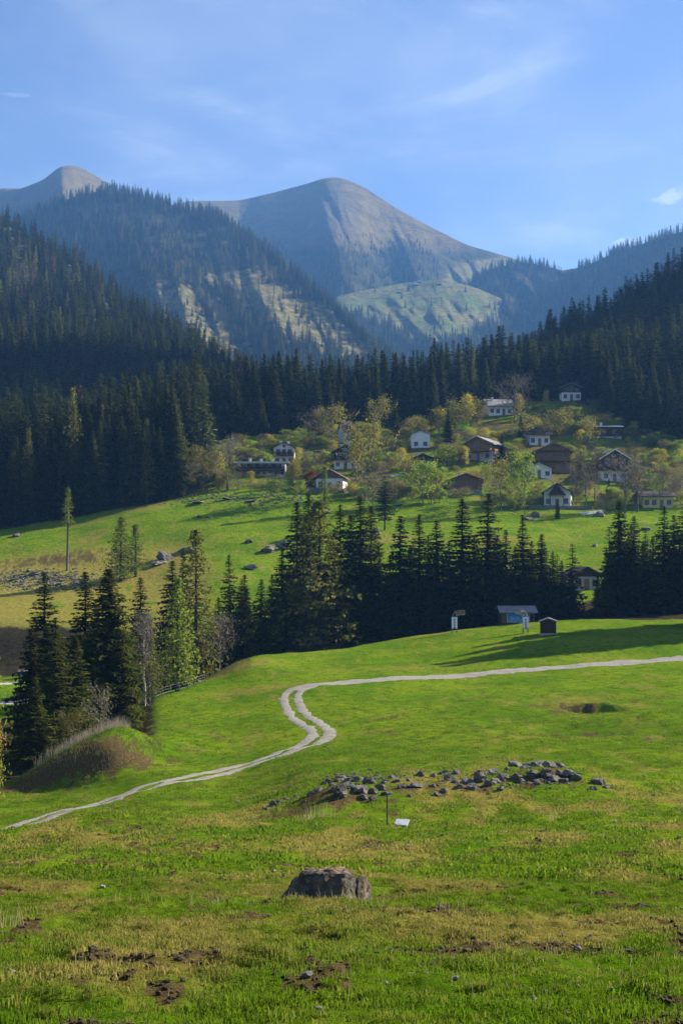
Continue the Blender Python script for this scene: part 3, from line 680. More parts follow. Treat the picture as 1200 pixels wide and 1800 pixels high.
BL = {'olive': [Proto('olive_tree', broadleaf(31, 9, .40, 1500, .15), M_olive, M_greybark, 9), Proto('olive_tree', broadleaf(32, 9, .33, 1300, .15), M_olive, M_greybark, 9)],
      'yellow': [Proto('yellow_birch', broadleaf(33, 9, .22, 1700, .15, up=1.0), M_yellow, M_birchbark, 9), Proto('yellow_birch', broadleaf(34, 9, .27, 1400, .15, up=.9), M_yellow, M_birchbark, 9)],
      'green': [Proto('green_tree', broadleaf(35, 9, .42, 2100, .17), M_green, M_greybark, 9), Proto('green_tree', broadleaf(36, 9, .36, 1900, .17), M_green, M_greybark, 9)],
      'bare': [Proto('bare_tree', broadleaf(37, 9, .42, 750, .10, sub=(9, 5, 5), twigw=1.3), M_brown, M_greybark, 9), Proto('bare_tree', broadleaf(38, 9, .36, 900, .10, sub=(9, 5, 5), twigw=1.3), M_brown, M_greybark, 9)],
      'rust': [Proto('rusty_birch', broadleaf(39, 6, .38, 2600, .07, clump=.06, first=.1), M_rust, M_birchbark, 6)],
      'red': [Proto('red_bush', broadleaf(40, 3, .4, 800, .10, first=.08), M_red, M_bark, 3)]}
rt = random.Random(99)
def tree(name, proto, px, Y, vtop=None, hgt=None, wide=1.0, label=None, cat='tree', group=None, parts=True, sink=0.15):
    p = gp(px, Y, -sink)
    h = hgt if hgt else (VH-vtop)/FPX*Y-p.z
    k = max(h, 0.4)/proto.h; rz = rt.uniform(0, 6.28)
    if not parts: wide *= 1.12
    if parts:
        o = empty(name, p, rz, label=label, cat=cat, group=group); o.scale = (k*wide, k*wide, k)
        mobj('trunk', proto.trunk, o); mobj('crown', proto.crown, o)
    else:
        o = mobj(name, proto.whole(), None, p, label=label, cat=cat, group=group); o.rotation_euler.z = rz; o.scale = (k*wide, k*wide, k)
    return o

# ---- trees of the near gully, each pointed out on its own: px, distance, row of the top, width, label
for (px, Y, vt, wd, pr, nm, lb) in [
  (190, 142, 1000, 1.0, BIGS, 'spruce_tree', 'big dark spruce at the bank, its right flank lit gold green'),
  (150, 150, 1004, 1.25, SPR[0], 'spruce_tree', 'dark spruce close behind the left shoulder of the big sunlit-edged spruce'),
  (78, 160, 1004, 1.3, SPR[0], 'spruce_tree', 'lone pointed dark spruce standing in front of the tan field at the picture edge'),
  (247, 178, 1014, 1.2, SPR[3], 'spruce_tree', 'slim dark spruce behind the bare birch'),
  (303, 196, 985, 1.25, SPR[1], 'spruce_tree', 'dark ragged spruce beside the tall thin-topped larch'),
  (322, 200, 962, .75, SPR[4], 'spruce_tree', 'second dark spruce close against the tall thin-topped larch'),
  (404, 205, 975, 1.0, SPR[4], 'spruce_tree', 'thin spruce with bare upper stem left of the low dark group'),
  (430, 206, 1010, 1.25, SPR[1], 'spruce_tree', 'middle tree of the low dark spruce group'),
  (458, 208, 1018, 1.2, SPR[3], 'spruce_tree', 'shortest spruce of the low dark group next to the pale gap'),
  (385, 203, 1050, 1.2, SPR[3], 'spruce_tree', 'small dark spruce at the foot of the tall thin-topped larch'),
  (58, 132, 1105, 1.4, SPR[4], 'spruce_tree', 'murky thin spruce low in the shaded gully'),
  (100, 130, 1085, 1.3, SPR[4], 'spruce_tree', 'shaded spruce with grey dead lower twigs beside the big spruce'),
  (132, 133, 1120, 1.5, SPR[0], 'spruce_tree', 'short broad spruce filling the shade under the big spruce'),
  (62, 122, 1190, 1.6, SPR[2], 'spruce_tree', 'small dark spruce at the very bottom of the gully'),
  (216, 148, 1110, 1.3, SPR[2], 'spruce_tree', 'low spruce on the right foot of the big spruce'),
  (312, 167, 1016, 1.3, LAR[0], 'larch_tree', 'bright yellow green larch on the meadow rim by the track'),
  (345, 190, 930, 1.25, LARD[1], 'larch_tree', 'tall larch with a thin bare top behind the bright larch'),
  (562, 214, 880, 1.7, LARD[0], 'larch_tree', 'broad drooping olive larch standing out before the dark spruce row'),
  (538, 219, 905, 1.4, LARD[1], 'larch_tree', 'narrower olive larch left of the broad drooping one'),
  (268, 176, 1120, 1.0, LAR[1], 'larch_tree', 'small dim green larch between the bare birch and the bright larch'),
  (-26, 118, 1030, .8, LAR[1], 'larch_tree', 'yellow green larch branch tips poking in at the picture edge'),
  (-24, 100, 1165, .8, LAR[0], 'larch_tree', 'low bright larch cut by the picture edge above the rusty birch'),
  (570, 331, 818, 1.3, LAR[1], 'larch_tree', 'pale green larch in front of the house with the purple brown roof'),
  (212, 286, 908, 1.8, LAR[0], 'larch_tree', 'left one of two touching larches on the tan field'),
  (238, 289, 922, 1.7, LAR[1], 'larch_tree', 'right one of two touching larches on the tan field'),
 ]:
    tree(nm, pr, px, Y, vt, wide=wd, label=lb, cat='spruce' if 'spruce' in nm else 'larch')
# pole-like larch with a tuft on top
p = gp(118, 297, -.2); h = (VH-860)/FPX*297-p.z; o = empty('pole_larch', p, 0, label='tall bare trunk with one green tuft on top by the rubble', cat='larch')
mb = MB(); mb.tube((0,0,0), (.2,0,h*.6), .27, .2, 7); mb.tube((.2,0,h*.6), (.1,0,h*.98), .2, .05, 6)
for k in range(10): a = k*2.4; z = h*(.3+.05*k); mb.tube((.15,0,z), (.15+.6*math.cos(a), .6*math.sin(a), z+.1), .03, .01, 3)
mb.build('trunk', M_greybark, o, True)
(cv, cf), _ = conifer(77, 8, 1.9, 26, 7, step=.3, droop=.2, start=.05, gap=.1, taper=.6, tuft=.17)
mobj('crown', mesh_np('pole_larch_crown', [(x+.12, y, z+h-7.6) for x, y, z in cv], cf, [M_larch]), o)

# ---- the dark row behind the meadow
ROW = [(522,222,882,.95),(541,226,866,.9),(598,222,886,.8),(616,229,905,.85),(634,222,870,1.0),(652,226,888,.9),(585,226,930,1.0),(668,222,960,.95),(686,226,975,.9),(702,220,905,1.0),(720,226,958,.9),(736,221,903,.95),(752,227,940,.85),(767,220,914,1.0),
 (790,224,950,.95),(812,221,876,1.05),(833,226,940,.9),(855,220,866,1.05),(874,226,940,.9),(888,220,930,.9),(905,224,960,.9),(919,219,904,.95),(936,225,950,.9),(952,220,938,1.0),(972,223,968,.9),(987,220,985,.95),(1003,219,1002,1.1),
 (1066,222,965,.9),(1088,219,881,1.05),(1113,223,906,.95),(1131,219,950,.9),(1147,225,943,.9),(1166,219,889,1.0),(1184,223,905,.95),(1203,219,884,1.05),(1222,223,900,1.0),
 (495,224,965,.95),(478,222,1010,.9),(508,230,1000,.9),(640,215,1030,1.1),(690,213,1045,1.0),(610,214,1040,1.0),(500,214,1030,1.0),(760,216,1020,1.0),(840,217,1010,1.05),(890,216,1015,1.0),(1050,224,1010,.8)]
ROWL = {522: 'leftmost tall spruce of the dark row, leaning over the pale gap', 541: 'tallest pointed spruce at the left of the dark row behind the olive larches', 598: 'spruce rising just right of the broad drooping larch', 616: 'thin spruce between the broad drooping larch and the ragged tall one',
 634: 'ragged tall spruce right of the olive larches in the dark row', 652: 'spruce with a double top standing under the dark pine', 702: 'symmetrical spruce after the dip in the middle of the dark row', 736: 'slim pointed spruce right of the symmetrical one', 767: 'broad spruce above the lone lattice gate', 812: 'tall wide spruce above and left of the grey roofed hut',
 855: 'tallest spruce right of the lone lattice gate, above the timber hut', 919: 'pointed spruce above the right end of the grey hut roof', 952: 'broad spruce behind the small dark shed', 987: 'lower spruce at the right end of the row before the stone barn', 1003: 'short last spruce of the row left of the stone barn',
 1088: 'tallest spruce of the group right of the stone barn', 1113: 'second spruce of the group right of the stone barn', 1131: 'shorter spruce between the tall ones right of the stone barn', 1166: 'tall spruce near the picture edge right of the stone barn', 1184: 'spruce close beside the one near the right picture edge', 1203: 'spruce cut by the right picture edge behind the meadow', 1066: 'low spruce hugging the right wall of the stone barn'}
for i, (px, Y, vt, wd) in enumerate(ROW):
    lb = ROWL.get(px)
    tree('spruce_tree', SPR[i*7 % 5], px, Y, vt, wide=wd*1.3, label=lb or 'low dark spruce filling the row behind the sunlit meadow', cat='spruce', group=None if lb else 'lower spruces of the row behind the meadow')
# beyond the right picture edge: the trees whose shade lies on the meadow
for i, (px, Y, hh) in enumerate([(1250,199,19),(1285,193,22),(1320,198,23),(1362,194,25),(1405,199,24),(1460,196,25),(1520,199,23)]):
    tree('spruce_tree', SPR[i % 5], px, Y, None, hh, 1.1, label='spruce standing off to the side of the meadow', cat='spruce', group='spruces beside the meadow')

# ---- the wood behind and beside the village: edge trees one by one, the rest as one mass
indiv, mass = [], []                                                    # (px, Y, height, width)
rs = random.Random(5)
for k in range(95):                                                    # thicket of the gully behind the row
    px = rs.choice((rs.uniform(395, 1010), rs.uniform(395, 1010), rs.uniform(1070, 1260))); mass.append((px, rs.uniform(223, 238), rs.uniform(8, 15), 1.15))
# left wood, front row and two rows behind (foot follows the field edge)
foot = polyline([(-120,350),(0,341),(60,344),(120,347),(200,350),(260,350),(300,351),(322,353)])
for row_, (dy, n_, hh) in enumerate([(2, 23, 22), (9, 26, 24), (18, 27, 25.5), (28, 27, 26.5)]):
    for k in range(n_):
        px = -20+340*(k+rs.uniform(.15, .85))/n_-row_*4
        indiv.append((px, float(foot(px))+dy+rs.uniform(-2, 3), hh*rs.uniform(.78, 1.1)*(0.62+.38*sstep(-10, 190, px)), rs.uniform(.8, 1.05), 'left'))
for dy in range(40, 110, 9):
    for k in range(34): px = -160+520*(k+rs.random())/34; mass.append((px, 350+dy+rs.uniform(-4, 4), rs.uniform(20, 27), rs.uniform(.85, 1.1)))
# wood behind the village: rows of the visible crest
crest = polyline([(300,640),(345,665),(380,640),(412,640),(428,602),(445,640),(470,600),(500,628),(535,606),(560,640),(585,612),(605,650),(640,612),(655,615),(690,632),(710,600),(735,618),(760,598),(787,612),(812,590),(840,606),(858,582),(888,572),(905,600),(920,640)])
footb = polyline([(300,372),(340,420),(380,430),(600,436),(700,440),(800,452),(860,464),(925,470)])
for row_, (dy, n_, q_) in enumerate([(0, 34, .80), (9, 36, .9), (20, 40, 1.0), (33, 40, 1.0)]):
    for k in range(n_):
        px = 318+600*(k+rs.uniform(.1, .9))/n_; Y = float(footb(px))+dy+rs.uniform(-3, 3); g = Hf((px-600)/FPX*Y, Y)
        top = float(crest(px))+(rs.choice((rs.uniform(-8, 14), rs.uniform(5, 55))) if row_ > 1 else rs.uniform(12, 90))
        indiv.append((px, Y, max(9, (VH-top)/FPX*Y-g), rs.uniform(.78, 1.0), 'back'))
for dy in (46, 60, 76):
    for k in range(46): px = 290+650*(k+rs.random())/46; mass.append((px, float(footb(px))+dy, rs.uniform(20, 25), 1.0))
def on_surface(surf, px, t): X, Y, Z, v = surf(np.array([px]), np.array([t])); return float(X[0]), float(Y[0]), float(Z[0]), float(v[0])
# right wood: climbing hillside
rwood = []
def right_ground(px, Y):
    z = Hf((px-600)/FPX*Y, Y)
    ts_ = np.linspace(0, 1, 60); X, Yy, Z, v = sRight(np.full(60, px), ts_)
    return max(z, float(np.interp(Y, Yy, Z))) if Y >= Yy[0] else z
edge = polyline([(915,472),(960,470),(1000,466),(1030,456),(1060,440),(1100,425),(1150,412),(1230,400)])
for row_, (dy, n_) in enumerate([(0, 17), (9, 17), (19, 16)]):
    for k in range(n_):
        px = 915+300*(k+rs.uniform(.1, .9))/n_; Y = float(edge(px))+dy+rs.uniform(-3, 3)
        rwood.append((px, Y, rs.uniform(13, 21)+(2 if row_ else -3), rs.uniform(.85, 1.05)))
LBL = {'left': ('dark spruce in the tall wood at the edge of the left field', 'spruces of the wood beside the left field'),
       'back': ('dark spruce in the wood that rises behind the village', 'spruces of the wood behind the village'),
       'right': ('shaded spruce on the steep wooded slope above the right houses', 'spruces of the slope above the right houses')}
for i, (px, Y, hh, wd, key) in enumerate(indiv):
    tree('spruce_tree', SPR[rs.randrange(5)], px, Y, None, hh, wd*rs.choice((.9, 1.0, 1.08)), label=LBL[key][0], cat='spruce', group=LBL[key][1], parts=False)
for (px, Y, hh, wd) in rwood:
    o = tree('spruce_tree', SPR[rs.randrange(5)], px, Y, None, hh, wd, label=LBL['right'][0], cat='spruce', group=LBL['right'][1], parts=False)
    o.location.z = right_ground(px, Y)-.4
# a few larches just greening among the woods
for (px, Y, vt, wd) in [(50,348,752,.9),(130,351,712,.9),(128,356,680,.8),(258,350,735,.9),(24,349,790,.8),(655,449,690,.7),(832,466,610,.6)]:
    tree('larch_tree', LARD[1], px, Y, vt, wide=wd, label='dull green larch mixed into the dark wood edge', cat='larch', group='larches mixed into the dark woods')
for (px, v, hh) in [(1094,660,15),(1128,668,13),(1152,690,14),(1178,655,15),(1190,668,14),(1110,690,12)]:
    pxs, Y = px, 470+(720-v)*.4
    o = tree('larch_tree', LAR[1], pxs, Y, None, hh, .8, label='paler young larch dotted on the shaded right slope', cat='larch', group='larches on the shaded right slope', parts=False); o.location.z = right_ground(pxs, Y)-.3

# ---------------------------------------------------------------- masses by geometry nodes
def scatter(name, pts, scl, rot, pick, sources, extra=None, **kw):
    me = bpy.data.meshes.new(name); n = len(pts); me.vertices.add(n); me.vertices.foreach_set('co', np.asarray(pts, np.float32).ravel())
    def a(nm, typ, key, val): q = me.attributes.new(nm, typ, 'POINT'); q.data.foreach_set(key, val.ravel())
    a('scl', 'FLOAT_VECTOR', 'vector', np.asarray(scl, np.float32)); a('rot', 'FLOAT_VECTOR', 'vector', np.asarray(rot, np.float32)); a('pick', 'INT', 'value', np.asarray(pick, np.int32))
    for k, v_ in (extra or {}).items(): a(k, 'FLOAT', 'value', np.asarray(v_, np.float32))
    me.update(); o = mobj(name, me, **kw)
    g = bpy.data.node_groups.new(name+'_scatter', 'GeometryNodeTree')
    g.interface.new_socket('Geometry', in_out='INPUT', socket_type='NodeSocketGeometry'); g.interface.new_socket('Geometry', in_out='OUTPUT', socket_type='NodeSocketGeometry')
    N, L = g.nodes, g.links
    gi, go = N.new('NodeGroupInput'), N.new('NodeGroupOutput'); iop = N.new('GeometryNodeInstanceOnPoints'); jn = N.new('GeometryNodeJoinGeometry')
    for me_ in reversed(sources):
        so = bpy.data.objects.new(me_.name+'_source', me_)
        oi = N.new('GeometryNodeObjectInfo'); oi.inputs['Object'].default_value = so
        ti = N.new('GeometryNodeGeometryToInstance'); L.new(oi.outputs['Geometry'], ti.inputs[0]); L.new(ti.outputs[0], jn.inputs[0])
    def na(nm, typ): q = N.new('GeometryNodeInputNamedAttribute'); q.data_type = typ; q.inputs['Name'].default_value = nm; return q.outputs['Attribute']
    L.new(gi.outputs[0], iop.inputs['Points']); L.new(jn.outputs[0], iop.inputs['Instance']); iop.inputs['Pick Instance'].default_value = True
    L.new(na('pick', 'INT'), iop.inputs['Instance Index'])
    er = N.new('FunctionNodeEulerToRotation'); L.new(na('rot', 'FLOAT_VECTOR'), er.inputs[0]); L.new(er.outputs[0], iop.inputs['Rotation'])
    L.new(na('scl', 'FLOAT_VECTOR'), iop.inputs['Scale']); L.new(iop.outputs[0], go.inputs[0])
    md = o.modifiers.new('scatter', 'NODES'); md.node_group = g
    return o
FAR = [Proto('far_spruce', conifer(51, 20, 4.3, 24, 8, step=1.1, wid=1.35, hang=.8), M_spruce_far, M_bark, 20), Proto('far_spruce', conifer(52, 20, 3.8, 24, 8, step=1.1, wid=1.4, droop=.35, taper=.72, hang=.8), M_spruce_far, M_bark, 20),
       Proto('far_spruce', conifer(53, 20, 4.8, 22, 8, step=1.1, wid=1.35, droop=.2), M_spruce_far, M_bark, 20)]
FARL = [Proto('far_larch', conifer(54, 20, 3.7, 22, 7, step=.8, gap=.2, taper=.7, tuft=.35, start=.15), M_larch_bare, M_bark, 20)]
FARY = [Proto('far_green_larch', conifer(55, 20, 3.4, 22, 7, step=.8, gap=.15, taper=.7, tuft=.38, start=.12), M_larch_dull, M_bark, 20)]
fp, fs, fr_, fk = [], [], [], []; lp, ls_, lr, lk = [], [], [], []
def far_tree(X, Y, Z, h, larch=0.0, wd=1.0):
    k = h/20.0; q = rs.random() < larch
    P_, S_, R_, K_ = (lp, ls_, lr, lk) if q else (fp, fs, fr_, fk)
    P_.append((X, Y, Z-.4)); S_.append((k*wd*(1.15 if q else 1), k*wd*(1.15 if q else 1), k)); R_.append((0, 0, rs.uniform(0, 6.28))); K_.append(rs.randrange(2 if q else 3))
for (px, Y, hh, wd) in mass: x = (px-600)/FPX*Y; far_tree(x, Y, Hf(x, Y), hh, .02, wd)
rn = np.random.default_rng(8)
def cover(surf, px0, px1, n, hh, dens, larch, t0=0.02, t1=1.08, wd=1.0):
    px, t_ = rn.uniform(px0, px1, n), rn.uniform(t0, t1, n); X, Y, Z, v = surf(px, t_)
    d = np.clip(dens(px, v, t_)*np.ones(n), 0, 1); lq = larch(px, v)*np.ones(n) if callable(larch) else np.full(n, larch)
    u = rn.random(n)
    for i in np.where(u < d)[0]: far_tree(float(X[i]), float(Y[i]), float(Z[i]), rs.uniform(*hh)*(0.8+.2*float(d[i])), float(lq[i]), wd)
def dead(px, v): return np.where((((px-40)/28)**2+((v-500)/42)**2 < 1) | (((px-155)/20)**2+((v-470)/16)**2 < 1), .75, .06)
cover(sLeft, -260, 470, 2700, (15, 28), lambda px, v, t_: 1.0, dead, 0.05, 1.03)
cover(sMid, 20, 660, 520, (17, 26), lambda px, v, t_: 1.0, .15, .955, 1.0)
cover(sRid, 800, 1260, 260, (17, 25), lambda px, v, t_: np.where((975 < px) & (px < 1016), 0.0, 1.0), .1, .96, 1.0)
cover(sMid, -80, 730, 5600, (15, 27), lambda px, v, t_: (1-clr(px, v))*.95+.17*clr(px, v), lambda px, v: .22+.35*(v < 420)*(px < 200)+.2*(px > 400)*(v < 520), 0.1, 1.01)
cover(sPeak, 330, 960, 3400, (14, 22), lambda px, v, t_: sstep(408, 450, v-.12*(px-640)*(px > 640)+18*fbm(px/40, v/25, 91, 3))*.95*np.where((448 < v) & (v < 520) & (px > 770), 0, 1)+.02*(v > 380), .6, 0.05, .92)
cover(sPk1, -60, 330, 500, (14, 20), lambda px, v, t_: sstep(345, 372, v), .5, 0.1, .9)
cover(sRid, 790, 1260, 1900, (15, 25), lambda px, v, t_: np.where((978 < px) & (px < 1014) & (v < 482), 0.0, 1.0), .2, 0.15, 1.01)
cover(sAlp, 520, 1060, 2600, (18, 27), lambda px, v, t_: (1-alp_open(px, v))*(v > 536)+.025*(v > 500), .25, 0.08, .97)
cover(sRight, 890, 2300, 3400, (15, 28), lambda px, v, t_: 1.0, .015, 0.06, 1.02)
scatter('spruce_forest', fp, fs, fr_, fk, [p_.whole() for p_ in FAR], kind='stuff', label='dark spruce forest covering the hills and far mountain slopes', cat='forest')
scatter('larch_forest', lp, ls_, lr, lk, [FARL[0].whole(), FARY[0].whole()], kind='stuff', label='brown and dull green larches scattered through the mountain forest', cat='forest')
# ================================================================ HOUSES
M_white = simple('white_plaster', (0.72, 0.71, 0.68), .9, .06, 1.2, dirt=(0.5, 0.48, 0.43))
M_cream = simple('cream_plaster', (0.58, 0.46, 0.24), .9, .08, 1.2, dirt=(0.42, 0.34, 0.2))
M_grey = simple('grey_plaster', (0.34, 0.33, 0.32), .9, .12, 1.2)
def plank_mat(name, a, b, sc=5.0, axis='v'):
    t = NT(name); oc = t.objco(); w = t.node('ShaderNodeTexWave', wave_type='BANDS', bands_direction='X' if axis == 'v' else 'Z')
    w.inputs['Scale'].default_value = sc; w.inputs['Distortion'].default_value = .6; t.l.new(oc, w.inputs['Vector'])
    n = t.noise(t.scale(oc, (3, 3, .8)), 2.2, 5, .7); c = t.mix(n, a, b); return t.bsdf(c, .85, w.outputs['Fac'], .02, .7, .15)
M_dkwood = plank_mat('dark_brown_boards', (0.045, 0.025, 0.014), (0.10, 0.058, 0.032))
M_wood = plank_mat('honey_brown_boards', (0.20, 0.105, 0.045), (0.30, 0.17, 0.08), 5, 'h')
M_oldwood = plank_mat('weathered_boards', (0.15, 0.095, 0.055), (0.24, 0.165, 0.10), 4, 'h')
M_roofbrown = simple('brown_roof', (0.085, 0.048, 0.036), .8, .3, 1.5)
M_roofgrey = simple('grey_roof', (0.20, 0.195, 0.19), .75, .25, 1.5)
M_roofdark = simple('dark_roof', (0.055, 0.042, 0.038), .8, .3, 1.5)
M_roofpurple = simple('purple_brown_roof', (0.12, 0.062, 0.062), .8, .25, 1.5)
M_frame = simple('window_frame', (0.22, 0.13, 0.07), .6, .1); M_frameW = simple('white_frame', (0.7, 0.7, 0.68), .6, .05)
M_shut = simple('dark_shutter', (0.07, 0.035, 0.02), .7, .2)
t = NT('window_glass'); M_glass = t.bsdf((0.02, 0.024, 0.03), .12, spec=.6)
M_metal = simple('grey_metal', (0.35, 0.36, 0.38), .5, .12, spec=.4, metal=.6)
def stone_mat(name, a, b, sc=2.0, lich=(0.28, 0.265, 0.22)):
    t = NT(name); oc = t.objco(); c = t.mix(t.noise(oc, sc, 6, .7), a, b)
    c = t.mix(t.mul(t.noise(oc, sc*2.6, 6, .75, .52, .68), .7), c, lich); c = t.vary(c, t.rand(), .3)
    return t.bsdf(c, .92, t.noise(oc, sc*4, 7, .75, .2, .8), .05, .9, .15)
M_stone = stone_mat('grey_stone', (0.095, 0.085, 0.070), (0.19, 0.172, 0.145))
M_pale = stone_mat('pale_stone', (0.30, 0.28, 0.25), (0.46, 0.44, 0.40), 6.0, (.5, .48, .45))
M_masonry = stone_mat('stone_masonry', (0.30, 0.27, 0.23), (0.48, 0.45, 0.40), 3.0, (0.2, 0.18, 0.16))

_win = {}
def window(parent, x, y, z, w, h, ang=0.0, frame=M_frame, shutters=False, name='window'):
    k = (round(w, 2), round(h, 2), frame.name, shutters)
    if k not in _win:
        f = MB(); t_ = .09
        f.box(-w/2, w/2, -.06, .02, -h/2, -h/2+t_); f.box(-w/2, w/2, -.06, .02, h/2-t_, h/2)
        f.box(-w/2, -w/2+t_, -.06, .02, -h/2+t_, h/2-t_); f.box(w/2-t_, w/2, -.06, .02, -h/2+t_, h/2-t_); f.box(-.03, .03, -.05, .02, -h/2+t_, h/2-t_)
        g = MB(); g.box(-w/2+t_, w/2-t_, -.025, .015, -h/2+t_, h/2-t_)
        s_ = MB()
        if shutters: s_.box(-w/2-w*.48, -w/2-.02, -.07, .01, -h/2, h/2); s_.box(w/2+.02, w/2+w*.48, -.07, .01, -h/2, h/2)
        _win[k] = (f.mesh('window_frame', [frame]), g.mesh('pane', [M_glass]), s_.mesh('shutters', [M_shut]) if shutters else None)
    f, g, s_ = _win[k]
    o = mobj(name, f, parent, (x, y, z)); o.rotation_euler.z = ang; mobj('pane', g, o)
    if s_: mobj('shutter', s_, o)
    return o
HOUSES = []
def chalet(label, px, vb, wpx, D=None, hl=2.4, hu=2.2, pitch=.42, yaw=0, lower=M_white, upper=M_dkwood, roof=M_roofbrown, gable=True, balcony=True,
           wins=3, frame=M_frame, shut=False, chim=1, over=.8, Y=None, fascia=None, door=True, upwin=None, name='chalet', y0=330, y1=470):
    Y = Y or Yat(px, vb, y0, y1); W_ = wpx/FPX*Y; D = D or W_*.95
    p = gp(px, Y); o = empty(name, p, R(yaw), label=label, cat='house'); HOUSES.append((px, vb, wpx))
    w2 = W_/2; HT = hl+hu
    m = MB(); m.box(-w2, w2, 0, D, -3.0, hl); m.build('wall', lower, o)
    m = MB(); q = .03
    if hu > 0.05 or gable:
        if gable:
            rise = w2*pitch
            m.prism([(-w2-q, hl), (w2+q, hl), (w2+q, HT), (0, HT+rise), (-w2-q, HT)], -q, D+q)
        else:
            rise = D/2*pitch; m.box(-w2-q, w2+q, -q, D+q, hl, HT+.01)
            for sx in (-w2-q, w2+q-.1): m.add([(sx, 0, HT), (sx, D, HT), (sx, D/2, HT+rise-.12), (sx+.1, 0, HT), (sx+.1, D, HT), (sx+.1, D/2, HT+rise-.12)], [(0,2,1),(3,4,5),(0,1,4,3),(1,2,5,4),(2,0,3,5)])
        m.build('upper_wall', upper, o)
    rb = MB(); th = .2; fb_ = MB()
    if gable:
        L = w2+over; zt = HT+w2*pitch; ze = zt-L*pitch
        rb.prism([(-L, ze), (0, zt), (L, ze), (L, ze+th), (0, zt+th*1.1), (-L, ze+th)], -over*1.1, D+over*.7)
        if fascia: fb_.prism([(-L-.05, ze-.12), (0, zt-.12), (L+.05, ze-.12), (L+.05, ze+th+.03), (0, zt+th*1.1+.05), (-L-.05, ze+th+.03)], -over*1.1-.06, -over*1.1+.05)
    else:
        L = D/2+over; zt = HT+D/2*pitch; ze = zt-L*pitch; b0 = len(rb.v)
        prof = [(-L, ze), (0, zt), (L, ze), (L, ze+th), (0, zt+th*1.1), (-L, ze+th)]; n = 6
        rb.add([(-w2-over, a+D/2, z) for a, z in prof]+[(w2+over, a+D/2, z) for a, z in prof], [list(range(n))[::-1], list(range(n, 2*n))]+[(i, (i+1) % n, (i+1) % n+n, i+n) for i in range(n)])
        if fascia: fb_.box(-w2-over-.03, w2+over+.03, D/2-L-.07, D/2-L+.02, ze-.06, ze+th+.05)
    ro = rb.build('roof', roof, o)
    if fascia: fb_.build('fascia', fascia, ro)
    for k in range(chim):
        cx = (-.35+.7*k)*w2 if gable else (-.5+.9*k/max(1, chim-1 or 1))*w2; cyy = D*(.4+.25*k)
        zc = HT+(w2-abs(cx))*pitch if gable else HT+D/2*pitch*.8
        c = MB(); c.box(cx-.3, cx+.3, cyy-.3, cyy+.3, zc-.6, zc+.95); c.box(cx-.4, cx+.4, cyy-.4, cyy+.4, zc+1.0, zc+1.12)
        for sx in (-.3, .2): c.box(cx+sx, cx+sx+.1, cyy-.3, cyy+.3, zc+.95, zc+1.0)
        c.build('chimney', M_white, ro)
    zw = hl*.52
    for k in range(wins):
        x = -w2+W_*(k+.5)/wins
        if door and k == wins//2:
            d_ = MB(); d_.box(x-.45, x+.45, -.07, .01, -.02, 2.0); dd = d_.build('door', M_frame, o); h_ = MB(); h_.box(x+.3, x+.36, -.13, -.07, .95, 1.1); h_.build('handle', M_metal, dd)
        else: window(o, x, -.02, zw, 1.1, min(1.3, hl*.52), 0, frame, shut)
    if hu > 1.6:
        n = upwin if upwin is not None else max(2, wins)
        for k in range(n):
            x = -w2*.85+W_*.85*(k+.5)/n; window(o, x, -.05, hl+hu*.5, 1.1, min(1.5, hu*.62), 0, frame, shut)
        if gable and w2*pitch > 1.2: window(o, 0, -.05, HT+w2*pitch*.32, .8, .8, 0, frame)
    for k in range(2): window(o, w2+.05 if hl < .3 else w2+.02, D*(.3+.4*k), zw if hl > 1.5 else hl+hu*.5, .9, 1.0, R(90), frame)
    if balcony:
      for lv in ([0, 1] if (balcony == 2) else [0]):
        hz_ = hl if lv == 0 else HT-.1; ww_ = w2 if lv == 0 else w2*.7
        b = MB(); b.box(-ww_, ww_, -1.15, -.045, hz_-.06, hz_+.1)
        for x in (-ww_+.15, 0, ww_-.15): b.box(x-.06, x+.06, -1.0, -.045, hz_-.22, hz_-.06)
        bo = b.build('balcony', M_dkwood, o)
        r_ = MB(); r_.box(-ww_, ww_, -1.15, -1.07, hz_+.95, hz_+1.05)
        nb = int(2*ww_/.22)
        for k in range(nb+1): x = -ww_+.05+(2*ww_-.1)*k/nb; r_.box(x-.075, x+.075, -1.13, -1.09, hz_+.12, hz_+.95)
        for sx in (-ww_, ww_-.06): r_.box(sx, sx+.06, -1.07, -.05, hz_+.3, hz_+.95)
        r_.build('railing', M_dkwood if upper is not M_wood else M_wood, bo)
    return o

h1 = chalet('long low building with flat pale roof edge and dark shutters, widest in the village', 459, 836, 84, D=8, hl=1.3, hu=2.1, pitch=.08, lower=M_grey, upper=M_white, roof=M_roofgrey, gable=False, balcony=True, wins=4, upwin=5, chim=3, over=1.0, fascia=M_frameW, door=False, shut=True, name='long_house')
chalet('chalet with brown gable and two chimneys above the long low building', 499, 818, 36, hl=2.6, hu=2.2, pitch=.5, upper=M_white, roof=M_roofbrown, chim=2, wins=3)
chalet('chalet with white ground floor and dark balcony beside the tall yellow tree', 607, 824, 40, hl=2.4, hu=2.3, pitch=.5, upper=M_dkwood, roof=M_roofdark, chim=2, wins=3, frame=M_frameW)
chalet('small white house with one window and steep brown roof high above the others', 614, 779, 19, D=6, hl=2.8, hu=.7, pitch=1.0, yaw=18, upper=M_white, roof=M_roofbrown, gable=False, balcony=False, wins=1, door=False, chim=1, over=.3)
chalet('house with purple brown roof and planked gable beside a red bush', 579, 862, 48, hl=2.9, hu=.3, pitch=.55, upper=M_oldwood, roof=M_roofpurple, balcony=False, wins=3, chim=1, yaw=-10)
